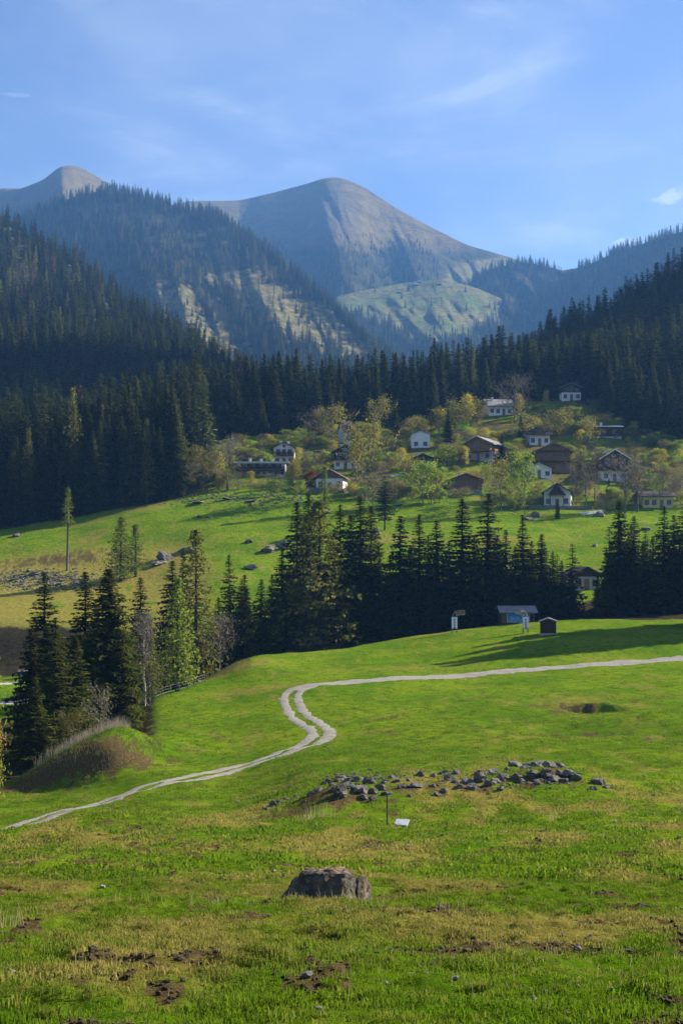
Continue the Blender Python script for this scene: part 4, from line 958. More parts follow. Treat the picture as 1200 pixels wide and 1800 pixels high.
chalet('plain white house with low gable in front of bare shrubs', 739, 787, 32, hl=2.2, hu=1.6, pitch=.4, upper=M_white, roof=M_roofgrey, balcony=False, wins=2, upwin=1, chim=0, over=.35, door=False)
chalet('low dark hut with chimney behind green round tree', 743, 822, 38, hl=.4, hu=2.0, pitch=.42, lower=M_grey, upper=M_dkwood, roof=M_roofdark, balcony=False, wins=2, chim=1, door=False)
chalet('brown boarded chalet with grey roof turned towards the dark spruce', 840, 810, 52, D=13, hl=2.4, hu=2.2, pitch=.45, yaw=-28, upper=M_wood, lower=M_grey, roof=M_roofgrey, wins=3, chim=1, over=1.0)
chalet('wide honey brown timber house with low roof left of the white birch', 818, 868, 58, hl=1.0, hu=2.4, pitch=.36, upper=M_wood, lower=M_grey, roof=M_roofbrown, balcony=False, wins=3, chim=1, door=False, over=1.0)
chalet('long white house with grey roof half hidden by the big rounded brown tree', 880, 730, 42, D=9, hl=2.6, hu=.4, pitch=.5, yaw=8, upper=M_white, roof=M_roofgrey, gable=False, balcony=False, wins=4, chim=1)
chalet('highest chalet, white below and brown above, before the dark slope', 1004, 704, 33, hl=2.6, hu=1.7, pitch=.42, upper=M_dkwood, roof=M_roofgrey, balcony=False, wins=3, chim=0)
chalet('white house with dark roof above the big honey brown chalet', 948, 783, 36, D=8, hl=2.8, hu=.5, pitch=.5, yaw=6, upper=M_white, roof=M_roofdark, gable=False, balcony=False, wins=3, chim=1, over=.9)
chalet('biggest honey brown chalet with two floors of balcony', 972, 829, 58, D=11, hl=2.8, hu=2.8, balcony=2, pitch=.46, upper=M_wood, lower=M_wood, roof=M_roofbrown, wins=4, chim=2, over=1.1, fascia=M_oldwood)
chalet('small white house with dark roof tucked under the big honey brown chalet', 947, 840, 44, D=6, hl=2.2, hu=.4, pitch=.45, upper=M_white, roof=M_roofdark, balcony=False, wins=3, chim=0, Y=None)
chalet('dark barn with a flat white roof strip on the shaded slope', 1070, 770, 44, D=7, hl=.5, hu=2.8, pitch=.12, lower=M_grey, upper=M_dkwood, roof=M_white, gable=False, balcony=False, wins=2, chim=1, door=False, over=.6, name='barn')
chalet('tall chalet with white roof edges and brown gable behind bare trees', 1080, 846, 46, D=10, hl=2.8, hu=3.4, pitch=.62, upper=M_dkwood, roof=M_roofbrown, balcony=True, wins=3, chim=2, fascia=M_white)
hw = chalet('white house with a dark steep gable in the middle at the lower village edge', 979, 891, 46, D=8, hl=2.7, hu=1.0, pitch=.62, yaw=-12, upper=M_white, roof=M_roofdark, wins=3, upwin=0, chim=1, balcony=False, over=.7)
chalet('yellowish low house at the far side of the village', 1156, 893, 52, D=8, hl=2.7, hu=.3, pitch=.3, lower=M_cream, upper=M_cream, roof=M_roofdark, gable=False, balcony=False, wins=4, chim=0, door=True)
m = MB(); m.prism([(-1.7, 2.9), (1.7, 2.9), (0, 5.2)], -1.3, -.06); po = m.build('porch_gable', M_dkwood, hw)
m = MB(); m.prism([(-2.1, 2.75), (0, 5.45), (2.1, 2.75), (2.1, 2.93), (0, 5.66), (-2.1, 2.93)], -1.6, 1.2); m.build('porch_roof', M_roofdark, po)
m = MB()
for x in (-1.6, 1.6): m.box(x-.08, x+.08, -1.3, -1.14, -.5, 2.9)
m.build('porch_post', M_dkwood, po)
# stone barn by the spruces behind the meadow
chalet('stone barn with brown boarded gable between the spruce groups', 1031, 1037, 46, D=9, hl=2.4, hu=.4, pitch=.52, yaw=6, lower=M_masonry, upper=M_dkwood, roof=M_roofbrown, balcony=False, wins=3, frame=M_wood, chim=0, Y=None, y0=240, y1=300, name='stone_barn')
# far huts on the alpine pasture
for (px, t_, w_) in ((702, .905, 8), (731, .96, 11), (737, .985, 8), (772, .955, 9)):
    X, Y, Z, v = on_surface(sAlp, px, t_); m = MB(); w2 = w_/2
    o = empty('alpine_hut', (X, Y, Z-.5), .2*math.sin(px), label='tiny dark hut far off on the green alpine pasture', cat='hut', group='huts on the alpine pasture')
    m.box(-w2, w2, -3, 3, -1, 3); m.build('wall', M_dkwood, o); m = MB(); m.add([(-w2-.6, -4, 2.6), (w2+.6, -4, 2.6), (w2+.6, 4, 2.6), (-w2-.6, 4, 2.6), (-w2-.6, 0, 5), (w2+.6, 0, 5)], [(0,1,5,4),(3,4,5,2),(0,4,3),(1,2,5),(0,3,2,1)]); m.build('roof', M_roofgrey, o)

# retaining walls, pale ramp
def wall_strip(name, label, a, b, y0, hgt, th, mat, cat, n=10):
    """a wall following the ground between two columns of the photo at rows a[1], b[1]"""
    m = MB(); P0 = gp(a[0], Yat(a[0], a[1], y0)); P1 = gp(b[0], Yat(b[0], b[1], y0)); pts = []
    for k in range(n+1):
        x = P0.x+(P1.x-P0.x)*k/n; y = P0.y+(P1.y-P0.y)*k/n; pts.append(Vector((x, y, Hf(x, y))))
    d = (P1-P0); d.z = 0; d.normalize(); nn = Vector((-d.y, d.x, 0))*th
    vs_, fs_ = [], []
    for p in pts: vs_ += [p+Vector((0,0,-1)), p+Vector((0,0,hgt)), p+nn+Vector((0,0,hgt)), p+nn+Vector((0,0,-1))]
    for k in range(n):
        for j in range(4): fs_.append((4*k+j, 4*k+(j+1) % 4, 4*k+4+(j+1) % 4, 4*k+4+j))
    m.add(vs_, fs_+[(0,3,2,1), (4*n, 4*n+1, 4*n+2, 4*n+3)]); return m.build(name, mat, label=label, cat=cat)
wall_strip('retaining_wall', 'reddish stone retaining wall below the house with purple brown roof', (606, 866), (636, 862), 330, 1.3, .4, simple('red_stone', (.32, .2, .15), .9, .3, 4, .04), 'wall')
wall_strip('retaining_wall', 'dark retaining wall under the lower village houses', (540, 864), (604, 867), 330, 1.1, .4, M_stone, 'wall')
wall_strip('retaining_wall', 'grey terrace wall below the white gabled house', (930, 894), (1040, 896), 330, .9, .4, M_stone, 'wall')
wall_strip('retaining_wall', 'low terrace wall behind the long low building', (520, 800), (580, 796), 360, .8, .4, M_stone, 'wall')
wall_strip('road_barrier', 'pale road barrier line among the trees in mid village', (686, 838), (752, 836), 340, .5, .25, M_white, 'barrier')
wall_strip('road_barrier', 'pale ramp edge at the lower right of the village', (1026, 905), (1062, 900), 330, .55, 1.6, M_white, 'barrier')
wall_strip('terrace_wall', 'light terrace wall under the big honey brown chalet', (915, 812), (950, 838), 340, 1.0, .3, M_frameW, 'wall')

# ================================================================ VILLAGE TREES AND SHRUBS
VT = [ # px, row of foot, row of top, kind, label, width
 (356,862,788,'olive','bare spreading olive tree at the left end of the village',1.15),(400,862,772,'bare','tall grey tree with a yellow tip beside the long low building',.9),(384,845,790,'yellow','pale yellow young tree behind the tall grey tree',.8),
 (418,868,828,'bare','small grey tree before the left end of the long low building',.9),(441,858,826,'yellow','small lime yellow bush in front of the long low building',1.1),(470,868,830,'bare','grey brown tree in front of the long low building',1.0),(492,866,834,'bare','grey brown shrub at the right end of the long low building',1.2),
 (524,820,785,'yellow','bright yellow shrub right of the two chimney chalet',1.0),(518,856,808,'yellow','bright yellow birch below the two chimney chalet',.9),(541,848,794,'bare','round brown bare tree between the village chalets',1.0),(562,842,795,'bare','second round brown bare tree near the dark balcony chalet',1.0),
 (528,876,844,'green','low green spreading tree in front of the red bush',1.2),(556,785,720,'bare','left tree of the big bare pair before the dark wood',1.2),(584,788,716,'olive','right tree of the big bare pair, with yellow tips',1.1),
 (642,880,746,'olive','tallest golden tree of the village beside the white house',.75),(626,842,752,'yellow','golden crown touching the small white house',.7),(668,774,702,'olive','feathery olive birch left of the lone dark spruce',.8),
 (655,908,838,'bare','dull dark tree at the lower field edge below the golden tree',1.3),(733,771,732,'olive','bare shrub cluster behind the plain white house',1.5),(757,769,734,'olive','brownish shrub right of the plain white house',1.3),(772,770,716,'yellow','yellowish shrub at the wood edge above the plain white house',1.2),
 (800,766,706,'olive','tall olive shrub at the wood edge left of the rounded tree',1.2),(822,760,690,'yellow','pale yellow tree under the dark wood edge',.8),(838,752,702,'olive','olive shrub next to the hidden white house',1.2),
 (905,750,662,'bare','big rounded brown tree half hiding the long white house',1.1),(912,736,690,'yellow','yellow slender tree in front of the big rounded brown tree',.7),(960,722,684,'yellow','slim yellow tree left of the highest chalet',.7),(985,690,640,'olive','pale feathery tree at the dark slope above the highest chalet',.6),
 (925,784,728,'olive','yellow brown thicket above the white dark roofed house',1.5),(942,778,735,'olive','second yellow brown thicket above the white dark roofed house',1.4),(985,775,722,'olive','rounded yellowish tree right of the white dark roofed house',1.2),(970,770,730,'bare','brownish tree between the two yellowish rounded thickets',1.1),
 (865,780,756,'yellow','round lime bush behind the boarded chalet',1.6),(783,826,786,'green','left tree of the light green clump below the lone dark spruce',1.2),(800,826,780,'olive','middle tree of the light green clump below the lone dark spruce',1.1),(818,824,782,'yellow','right bright yellow tree of the light green clump',.7),
 (742,890,812,'green','broad light green tree left of the wide timber house',.95),(765,886,822,'green','lower light green tree touching the wide timber house',.8),(855,868,818,'green','loose green tree before the wide timber house',.7),(880,898,808,'olive','white stemmed olive birch in the lower village',.9),(868,880,840,'bare','small brown tree next to the white stemmed birch',1.0),
 (922,906,808,'green','tall fresh green tree left of the white gabled house',.55),(905,884,826,'green','lower fresh green tree beside the tall fresh green one',.6),(950,866,846,'olive','low shrub above the white gabled house',1.5),(1012,888,820,'bare','tall bare brown tree right of the white gabled house',.9),(1030,892,790,'bare','tallest bare brown tree right of the white gabled house',.7),(1045,890,830,'bare','bare greyish tree before the tall chalet with white roof edges',1.0),
 (1098,902,802,'bare','big rounded mauve brown tree before the tall chalet',1.1),(1120,900,815,'bare','second mauve brown tree leaning on the big rounded one',1.0),(1165,892,822,'bare','bare rounded tree above the yellowish house',1.1),(1190,880,836,'bare','grey bare tree behind the yellowish house',1.1),(1086,730,690,'bare','small bare reddish tree on the shaded slope',.9),
 (1032,790,735,'olive','dim olive tree left of the dark barn',1.1),(1014,700,670,'bare','small bare tree close to the highest chalet',1.0),(700,835,800,'olive','dull olive tree between the golden tree and the dark hut',1.2),(690,800,770,'bare','bare shrub in the mid village hedge',1.5),(718,852,806,'olive','olive shrub below the low dark hut',1.2),(812,890,858,'olive','scrubby bush below the wide timber house',1.6),(855,895,866,'bare','scrubby brown bush at the lower field edge',1.6),
 (590,880,850,'olive','scrub below the reddish retaining wall',1.5),(618,800,778,'olive','bush under the small white house',1.5),(672,850,812,'bare','brown bush beside the trunk of the golden tree',1.2),(1060,905,870,'bare','brown scrub below the tall chalet',1.5),(335,862,815,'bare','scrubby grey tree against the dark wood',1.1),(346,835,800,'olive','faint olive tree in the shade of the wood',1.1),(372,800,780,'bare','grey scrub behind the spreading olive tree',1.6),(430,810,788,'olive','bush above the long low building',1.3),(450,806,790,'bare','brown scrub above the long low building',1.8),
]
for (px, vb, vt, kd, lb, wd) in VT:
    Y = Yat(px, vb, 320, 470); pr = BL[kd][rt.randrange(2)] if len(BL[kd]) > 1 else BL[kd][0]
    small = (vb-vt) < 50
    tree('shrub' if small else 'broadleaf_tree', pr, px, Y, None, (vb-vt)/FPX*Y, wd, lb, 'shrub' if small else 'tree')
for (px, vb, vt, lb) in [(694,774,702,'lone dark spruce right of the feathery olive birch'),(787,784,718,'lone dense spruce above the boarded chalet'),(915,788,732,'dark spruce left of the white dark roofed house'),(882,812,762,'narrow dark spruce against the boarded chalet'),
                     (1020,830,790,'small dark spruce right of the big honey brown chalet'),(1070,880,840,'dark little spruce before the tall chalet'),(1012,760,735,'tiny dark spruce above the big honey brown chalet'),(980,912,880,'low dark spruce below the white gabled house')]:
    Y = Yat(px, vb, 320, 470); tree('spruce_tree', SPR[rt.randrange(3)], px, Y, vt, wide=1.15, label=lb, cat='spruce')
Y = Yat(676, 932, 300, 360)
tree('pine_tree', Proto('pine', conifer(61, 14, 4.2, 24, 9, step=.5, start=.22, taper=.42, gap=.1, hang=.4, droop=.1), M_spruce, M_bark, 14), 676, Y, 838, wide=1.0, label='dark spreading pine with a clear stem on the green field', cat='pine')
tree('red_bush', BL['red'][0], 545, Yat(545, 858, 330, 400), None, 4.2, 1.0, 'red leaved bush beside the house with purple brown roof', 'bush')
# scrub around the houses
sp_, ss, sr, sk = [], [], [], []
for _ in range(2500):
    px = rs.uniform(335, 1210); lo = np.interp(px, [330, 560, 760, 900, 1200], [800, 770, 745, 710, 720]); v = rs.uniform(lo, np.interp(px, [330, 600, 900, 1200], [868, 876, 898, 900]))
    Y = Yat(px, v, 320, 470); x = (px-600)/FPX*Y
    if any(abs(px-hx) < hw*.62+6 and -6 < v-hv < 34 for hx, hv, hw in HOUSES): continue
    if float(fbm(np.array([x/7]), np.array([Y/7]), 15, 2)[0]) < -.12: continue
    k = rs.uniform(.12, .45); sp_.append((x, Y, Hf(x, Y)-.1)); ss.append((k*1.5, k*1.5, k)); sr.append((0, 0, rs.uniform(0, 6.28))); sk.append(rs.choice((0, 3, 1, 2, 4, 1, 2, 4, 2)))
scatter('hillside_scrub', sp_, ss, sr, sk, [BL['bare'][0].whole(), BL['olive'][0].whole(), BL['green'][1].whole(), BL['bare'][1].whole(), BL['yellow'][1].whole()], kind='stuff', label='brown, olive and yellow scrub growing between the village gardens', cat='scrub')
# left foreground: rusty birch, bare birch, bushes of the bank
tree('rusty_birch', BL['rust'][0], -34, 82, 1275, None, .62, 'rusty orange leaved birch hanging in at the picture edge by the track', 'birch')
tree('rusty_birch', BL['rust'][0], -18, 74, 1390, None, .6, 'low rusty orange bush right at the start of the track', 'bush')
tree('bare_birch', Proto('bare_birch', broadleaf(45, 10, .2, 900, .09, sub=(10, 5, 5), narrow=1.0, up=1.1, first=.3, twigw=1.2), needle_mat('mauve_buds', (.12, .075, .06), (.2, .13, .1), .3), M_birchbark, 10), 252, 160, 1058, None, 1.0, 'bare mauve birch with a white stem in front of the slim dark spruce', 'birch')
tree('bare_bush', Proto('bare_bush', broadleaf(46, 4, .4, 260, .05, sub=(10, 5, 5), first=.12, twigw=.8), M_olive, M_greybark, 4), 176, 121, 1212, None, 1.15, 'bare yellowish bush on top of the shaded bank', 'bush')
tree('bare_bush', Proto('bare_bush', broadleaf(47, 3, .4, 500, .07, first=.1), M_olive, M_greybark, 3), 262, 158, 1165, None, 1.0, 'small olive bush on the meadow rim behind the big spruce', 'bush')
tree('bare_bush', BL['olive'][0], 128, 122, 1252, None, 1.0, 'small greenish bush on the bank among dry brush', 'bush')
tree('bare_bush', BL['bare'][1], 385, 195, 1078, None, .9, 'pale blossoming tree in the gap behind the bright larch', 'tree')

# ================================================================ ROCKS
def rock_mesh(seed, sub=2, flat=.75, rough=.25):
    bm = bmesh.new(); bmesh.ops.create_icosphere(bm, subdivisions=sub, radius=1.0); rs_ = random.Random(seed)
    planes = [(Vector((rs_.gauss(0,1), rs_.gauss(0,1), rs_.gauss(0,1))).normalized(), rs_.uniform(.5, .85)) for _ in range(11)]
    off = Vector((seed*3.7, seed*1.3, 0))
    for v_ in bm.verts:
        c = v_.co.copy()
        for n_, d_ in planes:
            e = c.dot(n_)-d_
            if e > 0: c -= n_*e*.93
        c *= 1+rough*mnoise.noise(c*2.2+off)+rough*.45*mnoise.noise(c*5.5+off)
        c.z *= flat; v_.co = c
    me = bpy.data.meshes.new('stone'); bm.to_mesh(me); bm.free(); me.materials.append(M_stone); return me
RK = [rock_mesh(i+1, 3) for i in range(9)]
CLEAR = []
def stone(px, Y, s_, label, group=None, name='stone', cat='stone', sq=None, me=None, mat=None, sink=.25):
    o = mobj(name, me or RK[rt.randrange(9)], None, gp(px, Y), label=label, cat=cat, group=group); CLEAR.append((o.location.x, Y, s_))
    q = sq or (1, rt.uniform(.7, 1.0), rt.uniform(.65, .95)); o.scale = (s_*q[0], s_*q[1], s_*q[2]); o.location.z += s_*q[2]*(.75-sink*1.6)*.6
    o.rotation_euler = (rt.uniform(-.2, .2), rt.uniform(-.2, .2), rt.uniform(0, 6.28))
    if mat: o.material_slots[0].link = 'OBJECT'; o.material_slots[0].material = M_pale
    return o
# the large boulder in the near pasture: hull of measured corners, then weathered
bm = bmesh.new()
K = 25.6/FPX
pts = []
for x, z, y in [(493,1570,.12),(499,1560,.2),(511,1543,.22),(530,1523,.34),(546,1519.5,.45),(560,1523,.25),(590,1521,.2),(606,1523,.15),(616,1530,.3),(604,1545,-.06),(601,1572,-.14),(560,1574,-.12),(520,1572,-.02),(628,1548,.75),(633,1570,.7),(545,1527,.95),(604,1526,.9),(510,1556,1.0),(626,1552,1.1),(560,1572,1.3),(500,1572,.9),(632,1572,1.0)]:
    pts.append(((x-570)*K, y*.95, (1574-z)*K))
for p in pts: bm.verts.new(p)
for p in [((x-570)*K, y, (1574-z)*K) for x, y, z in [(493,.1,1600),(632,.05,1600),(500,.9,1600),(632,.9,1600),(560,-.1,1600)]]: bm.verts.new(p)
bmesh.ops.convex_hull(bm, input=bm.verts[:])
lob = [bm.verts.new(((x-570)*K, y, (1574-z)*K)) for x, z, y in [(622,1546,.55),(630,1540,.42),(640,1542,.6),(651,1556,.95),(652,1562,1.0),(626,1560,.33),(630,1572,.28),(652,1600,1.0),(622,1600,.3),(640,1548,.75),(648,1600,.7),(620,1545,.75),(620,1600,.7)]]
bmesh.ops.convex_hull(bm, input=lob)
bmesh.ops.triangulate(bm, faces=bm.faces[:])
for _ in range(4): bmesh.ops.subdivide_edges(bm, edges=[e for e in bm.edges if e.calc_length() > .07], cuts=1, use_grid_fill=False); bmesh.ops.triangulate(bm, faces=bm.faces[:])
bm.normal_update()
for v_ in bm.verts:
    c = v_.co; n_ = mnoise.noise(c*2.4)*.06+mnoise.noise(c*7)*.038+(abs(mnoise.noise(c*4.5+Vector((3,1,7))))-.25)*.085+mnoise.noise(c*19)*.014
    v_.co = c+v_.normal*n_
me = bpy.data.meshes.new('boulder'); bm.to_mesh(me); bm.free()
t = NT('boulder_stone'); oc = t.objco()
c = t.mix(t.noise(oc, 2.5, 6, .7), (.075, .062, .050), (.19, .155, .115)); c = t.mix(t.noise(t.scale(oc, (1, 1, 1)), 1.3, 4, .6, .5, .62), c, (.34, .24, .15))
c = t.mix(t.mul(t.noise(oc, 7, 6, .8, .55, .68), .85), c, (.34, .33, .30)); c = t.mix(t.mul(t.noise(oc, 3.1, 5, .7, .58, .68), .8), c, (.05, .045, .04))
me.materials.append(t.bsdf(c, .92, t.noise(oc, 9, 8, .8, .2, .8), .05, 1.0, .15))
bp = gp(570, 25.2); o = mobj('boulder', me, None, (bp.x, 25.2, bp.z-.04), label='big grey brown boulder lying in the near pasture', cat='boulder')

# row of stones across the meadow
PILE = [(575,1372,17),(588,1384,14),(598,1366,20),(612,1380,24),(620,1362,12),(632,1386,26),(648,1372,22),(655,1388,18),(668,1384,20),(600,1392,20),(585,1378,14),(640,1396,16),(662,1364,14),(676,1370,13),(690,1364,16),(700,1368,12),(718,1366,10),(738,1359,17),(733,1378,22),(708,1380,20),(762,1360,15),
 (780,1355,18),(802,1354,16),(790,1366,22),(800,1372,14),(806,1380,16),(820,1370,20),(832,1380,22),(846,1357,18),(842,1366,24),(868,1356,26),(870,1372,22),(858,1376,18),(884,1362,16),(905,1343,24),(893,1353,18),(908,1362,16),(924,1350,22),(930,1342,18),(950,1334,30),(945,1350,26),(965,1344,20),(975,1348,26),(985,1356,18),(1000,1358,20),(1012,1364,18),(1006,1350,14),(960,1360,26),(935,1360,20),(990,1368,18),(918,1368,14),(945,1372,12),(880,1382,14),(860,1390,10),(780,1388,12),(768,1392,14),(680,1392,16),(655,1402,14),(760,1378,12),(720,1394,10),
 (1050,1372,22),(1065,1378,14),(1042,1382,14),(480,1408,14),(490,1404,10),(505,1402,14),(520,1396,12),(545,1392,14),(560,1386,16),(470,1418,10),(535,1404,9),(975,1368,20),(955,1342,20),(630,1366,15),(610,1370,20)]
PL = {(950,1334): 'large dark block crowning the right heap of the stone row', (905,1343): 'wide grey stone at the left shoulder of the right heap', (1012,1364): 'last stone at the right foot of the right heap', (738,1359): 'upright rounded stone standing alone behind the middle of the row', (780,1355): 'stone at the back of the row right of the upright rounded one',
 (868,1356): 'blocky upright stone in the middle of the row', (1050,1372): 'detached dark stone past the right end of the row', (1065,1378): 'small stone beside the detached dark one', (846,1357): 'rounded stone just left of the blocky upright one', (762,1360): 'flat stone between the upright rounded stone and the next', (733,1378): 'dark stone at the front of the thin middle of the row',
 (470,1418): 'outermost small stone at the left tip of the bank', (480,1408): 'stone lying on the left tip of the dark bank', (632,1386): 'biggest dark stone in the left heap of the row', (620,1362): 'small stone standing on top of the left heap', (655,1388): 'pale lichened stone in the left heap beside the biggest dark one', (708,1380): 'stone right behind the thin marker post', (858,1376): 'pinkish stone at the front of the row', (965,1344): 'stone right of the crowning block on the right heap', (1000,1358): 'pale stone at the right side of the right heap', (930,1342): 'stone tucked left under the crowning block'}
for i, (px, v, w_) in enumerate(PILE):
    Y = Yat(px, min(v+6, 1436), 60, 84)
    lb = PL.get((px, v)); g_ = None if lb else 'stones of the row across the meadow'
    stone(px, Y, w_*.70/FPX*Y, lb or 'grey stone in the long row of stones across the meadow', g_, sq=(1, .85, rt.uniform(.7, .95)), sink=.28)
stone(596, Yat(598, 1398, 60, 84), .52, 'upright tan triangular stone leaning at the left end of the stone row', sq=(.75, .5, 1.25))
# pebbles of the near pasture
for (px, v, w_) in [(540,1720,20),(1145,1788,14),(1090,1782,10),(720,1714,16),(745,1718,12),(750,1726,9),(770,1721,13),(800,1735,13),(936,1760,16),(960,1742,13),(1016,1741,11),(1030,1768,12),(835,1756,10),(870,1772,9),(908,1670,9),(762,1634,9),(688,1681,8),(634,1627,10),(1182,1784,8),(1016,1682,11),(830,1796,12),(560,1798,14),(20,1715,14),(475,1587,14),(510,1589,10),(700,1590,8),(804,1592,12),(990,1766,8),(1145,1725,8),(680,1736,9),(736,1700,9),(650,1700,7),(880,1762,8),(850,1726,8),(1075,1742,9),(945,1790,8),(800,1770,8),(985,1540,12),(480,1534,9),(180,1564,11),(150,1585,10),(1080,1440,8),(885,1466,7),(555,1440,8),(700,1760,8),(620,1745,9)]:
    Y = Yat(px, v, 7.5, 60); lb = {(540,1720): 'jagged grey stone in the earth patch below the big boulder', (936,1760): 'palest rounded pebble near the bottom of the picture', (1145,1788): 'pebble in the bottom corner away from the boulder', (720,1714): 'flat pale stone below and right of the big boulder', (745,1718): 'dark pebble next to the flat pale stone', (510,1589): 'pebble just under the left foot of the big boulder', (475,1587): 'clod like stone left of the big boulder', (804,1592): 'small stone in the grass level with the boulder foot'}.get((px, v))
    stone(px, Y, w_*.62/FPX*Y, lb or 'pale pebble lying in the near pasture', None if lb else 'pebbles in the near pasture', name='pebble', cat='pebble', sq=(1, .8, .75), mat=1, sink=-.1)
# boulders of the far field
for (px, v, w_, hq, lb) in [(289,984,36,.85,'large grey boulder on the tan field with a slab beside it'),(278,992,40,.3,'flat rock slab at the foot of the large grey boulder'),(332,970,40,.35,'long pale slab right of the large grey boulder'),(474,968,34,.55,'left boulder of the dark pair in the green field'),(496,962,26,.95,'right boulder of the dark pair in the green field'),(438,953,17,.7,'single small boulder above the dark pair'),
     (440,1000,24,.8,'block shaped boulder below the dark pair'),(572,902,22,.6,'low boulder under the pale green larch'),(658,940,20,1.1,'boulder beside the stem of the dark pine'),(940,908,24,.7,'boulder below the white gabled house'),(930,914,18,.6,'smaller boulder below the white gabled house'),(1052,908,24,.7,'blocky boulder below the pale ramp'),(1135,931,20,.6,'boulder on the shaded field near the right spruces'),(1045,960,14,.6,'small dark boulder on the sunlit right field'),
     (350,909,14,.5,'small stone left of the upper field track'),(368,909,13,.6,'small rounded stone on the upper field'),(60,1010,26,.4,'grey slab at the edge of the rubble'),(28,943,22,.5,'grey rock at the foot of the left wood'),(820,893,16,.5,'stone at the field edge below the timber house'),(700,888,20,.4,'flat stones below the broad light green tree'),(400,878,20,.3,'flat rock ledge below the village trees'),(440,882,24,.3,'broken rock ledge on the upper field'),(350,884,30,.25,'long flat ledge by the left wood')]:
    Y = Yat(px, v, 255, 400); stone(px, Y, w_*.55/FPX*Y, lb, sq=(1, .8, hq), name='boulder', cat='boulder', sink=.2)
# rubble field at the left, too many to count
vp, vsx, vr, vk = [], [], [], []
for _ in range(1100):
    px, v = rs.gauss(60, 70), rs.gauss(1019, 11)
    if px > 190 or abs(v-1019) > 20: continue
    Y = Yat(px, v, 252, 330); s_ = rs.uniform(.10, .38)*(1 if rs.random() < .93 else 1.9); x = (px-600)/FPX*Y
    vp.append((x, Y, Hf(x, Y)+s_*.15)); vsx.append((s_*rs.uniform(.8, 1.6), s_, s_*.6)); vr.append((rs.gauss(0, .3), rs.gauss(0, .3), rs.uniform(0, 6.28))); vk.append(rs.randrange(9))
for _ in range(500):
    px = rs.uniform(280, 560); v = 872+.02*(px-300)+rs.gauss(0, 8); Y = Yat(px, v, 330, 390); s_ = rs.uniform(.1, .4); x = (px-600)/FPX*Y
    vp.append((x, Y, Hf(x, Y)+s_*.1)); vsx.append((s_*1.5, s_, s_*.6)); vr.append((0, 0, rs.uniform(0, 6.28))); vk.append(rs.randrange(9))
for _ in range(700):
    px = rs.choice((rs.gauss(790, 150), rs.gauss(620, 38), rs.gauss(955, 30))); v = 1368+rs.gauss(0, 9); Y = Yat(px, v, 62, 84); s_ = rs.uniform(.03, .11); x = (px-600)/FPX*Y
    vp.append((x, Y, Hf(x, Y)+s_*.2)); vsx.append((s_*1.3, s_, s_*.7)); vr.append((0, 0, rs.uniform(0, 6.28))); vk.append(rs.randrange(9))
for _ in range(900):
    k = rs.choice(DIRT_SHADE[:14]); Y = k[1]+rs.gauss(0, k[3]*.9); x = (k[0]-600)/FPX*k[1]+rs.gauss(0, k[2]*.8); s_ = rs.uniform(.010, .034)*(1 if rs.random() < .9 else 1.7)
    if Y < 7: continue
    vp.append((x, Y, Hf(x, Y)+s_*.3)); vsx.append((s_*1.3, s_, s_*.8)); vr.append((0, 0, rs.uniform(0, 6.28))); vk.append(rs.randrange(9))
RKs = [rock_mesh(i+20, 2) for i in range(9)]
scatter('rubble', vp, vsx, vr, vk, RKs, kind='stuff', label='loose grey rubble stones strewn over the fields', cat='rubble')

# crumbs of earth in the trodden patches
M_clod = stone_mat('earth_clod', (0.075, 0.053, 0.024), (0.17, 0.125, 0.06), 8.0, (.22, .17, .09))
CL = []
for i in range(5):
    q = rock_mesh(i+40, 2); q.materials[0] = M_clod; CL.append(q)
vp, vsx, vr, vk = [], [], [], []
cx_, cy_ = rs.random(), 0
gx = np.random.default_rng(12); Yc = 7+(60-7)*gx.random(60000)**1.5; Xc = gx.uniform(-.26, .26, 60000)*Yc
kp = np.where(gx.random(60000) < dirt_shade_field(Xc, Yc)*.55)[0][:7000]; Zc = H(Xc[kp], Yc[kp])
for x, y, z in zip(Xc[kp], Yc[kp], Zc):
    s_ = rs.uniform(.006, .024)*(1+y*.025)*(1 if rs.random() < .93 else 1.8); vp.append((x, y, z+s_*.3)); vsx.append((s_*1.3, s_, s_*.8)); vr.append((rs.uniform(-.5, .5), rs.uniform(-.5, .5), rs.uniform(0, 6.28))); vk.append(rs.randrange(5))
scatter('earth_crumbs', vp, vsx, vr, vk, CL, kind='stuff', label='crumbs of brown earth in the trodden pasture patches', cat='earth')
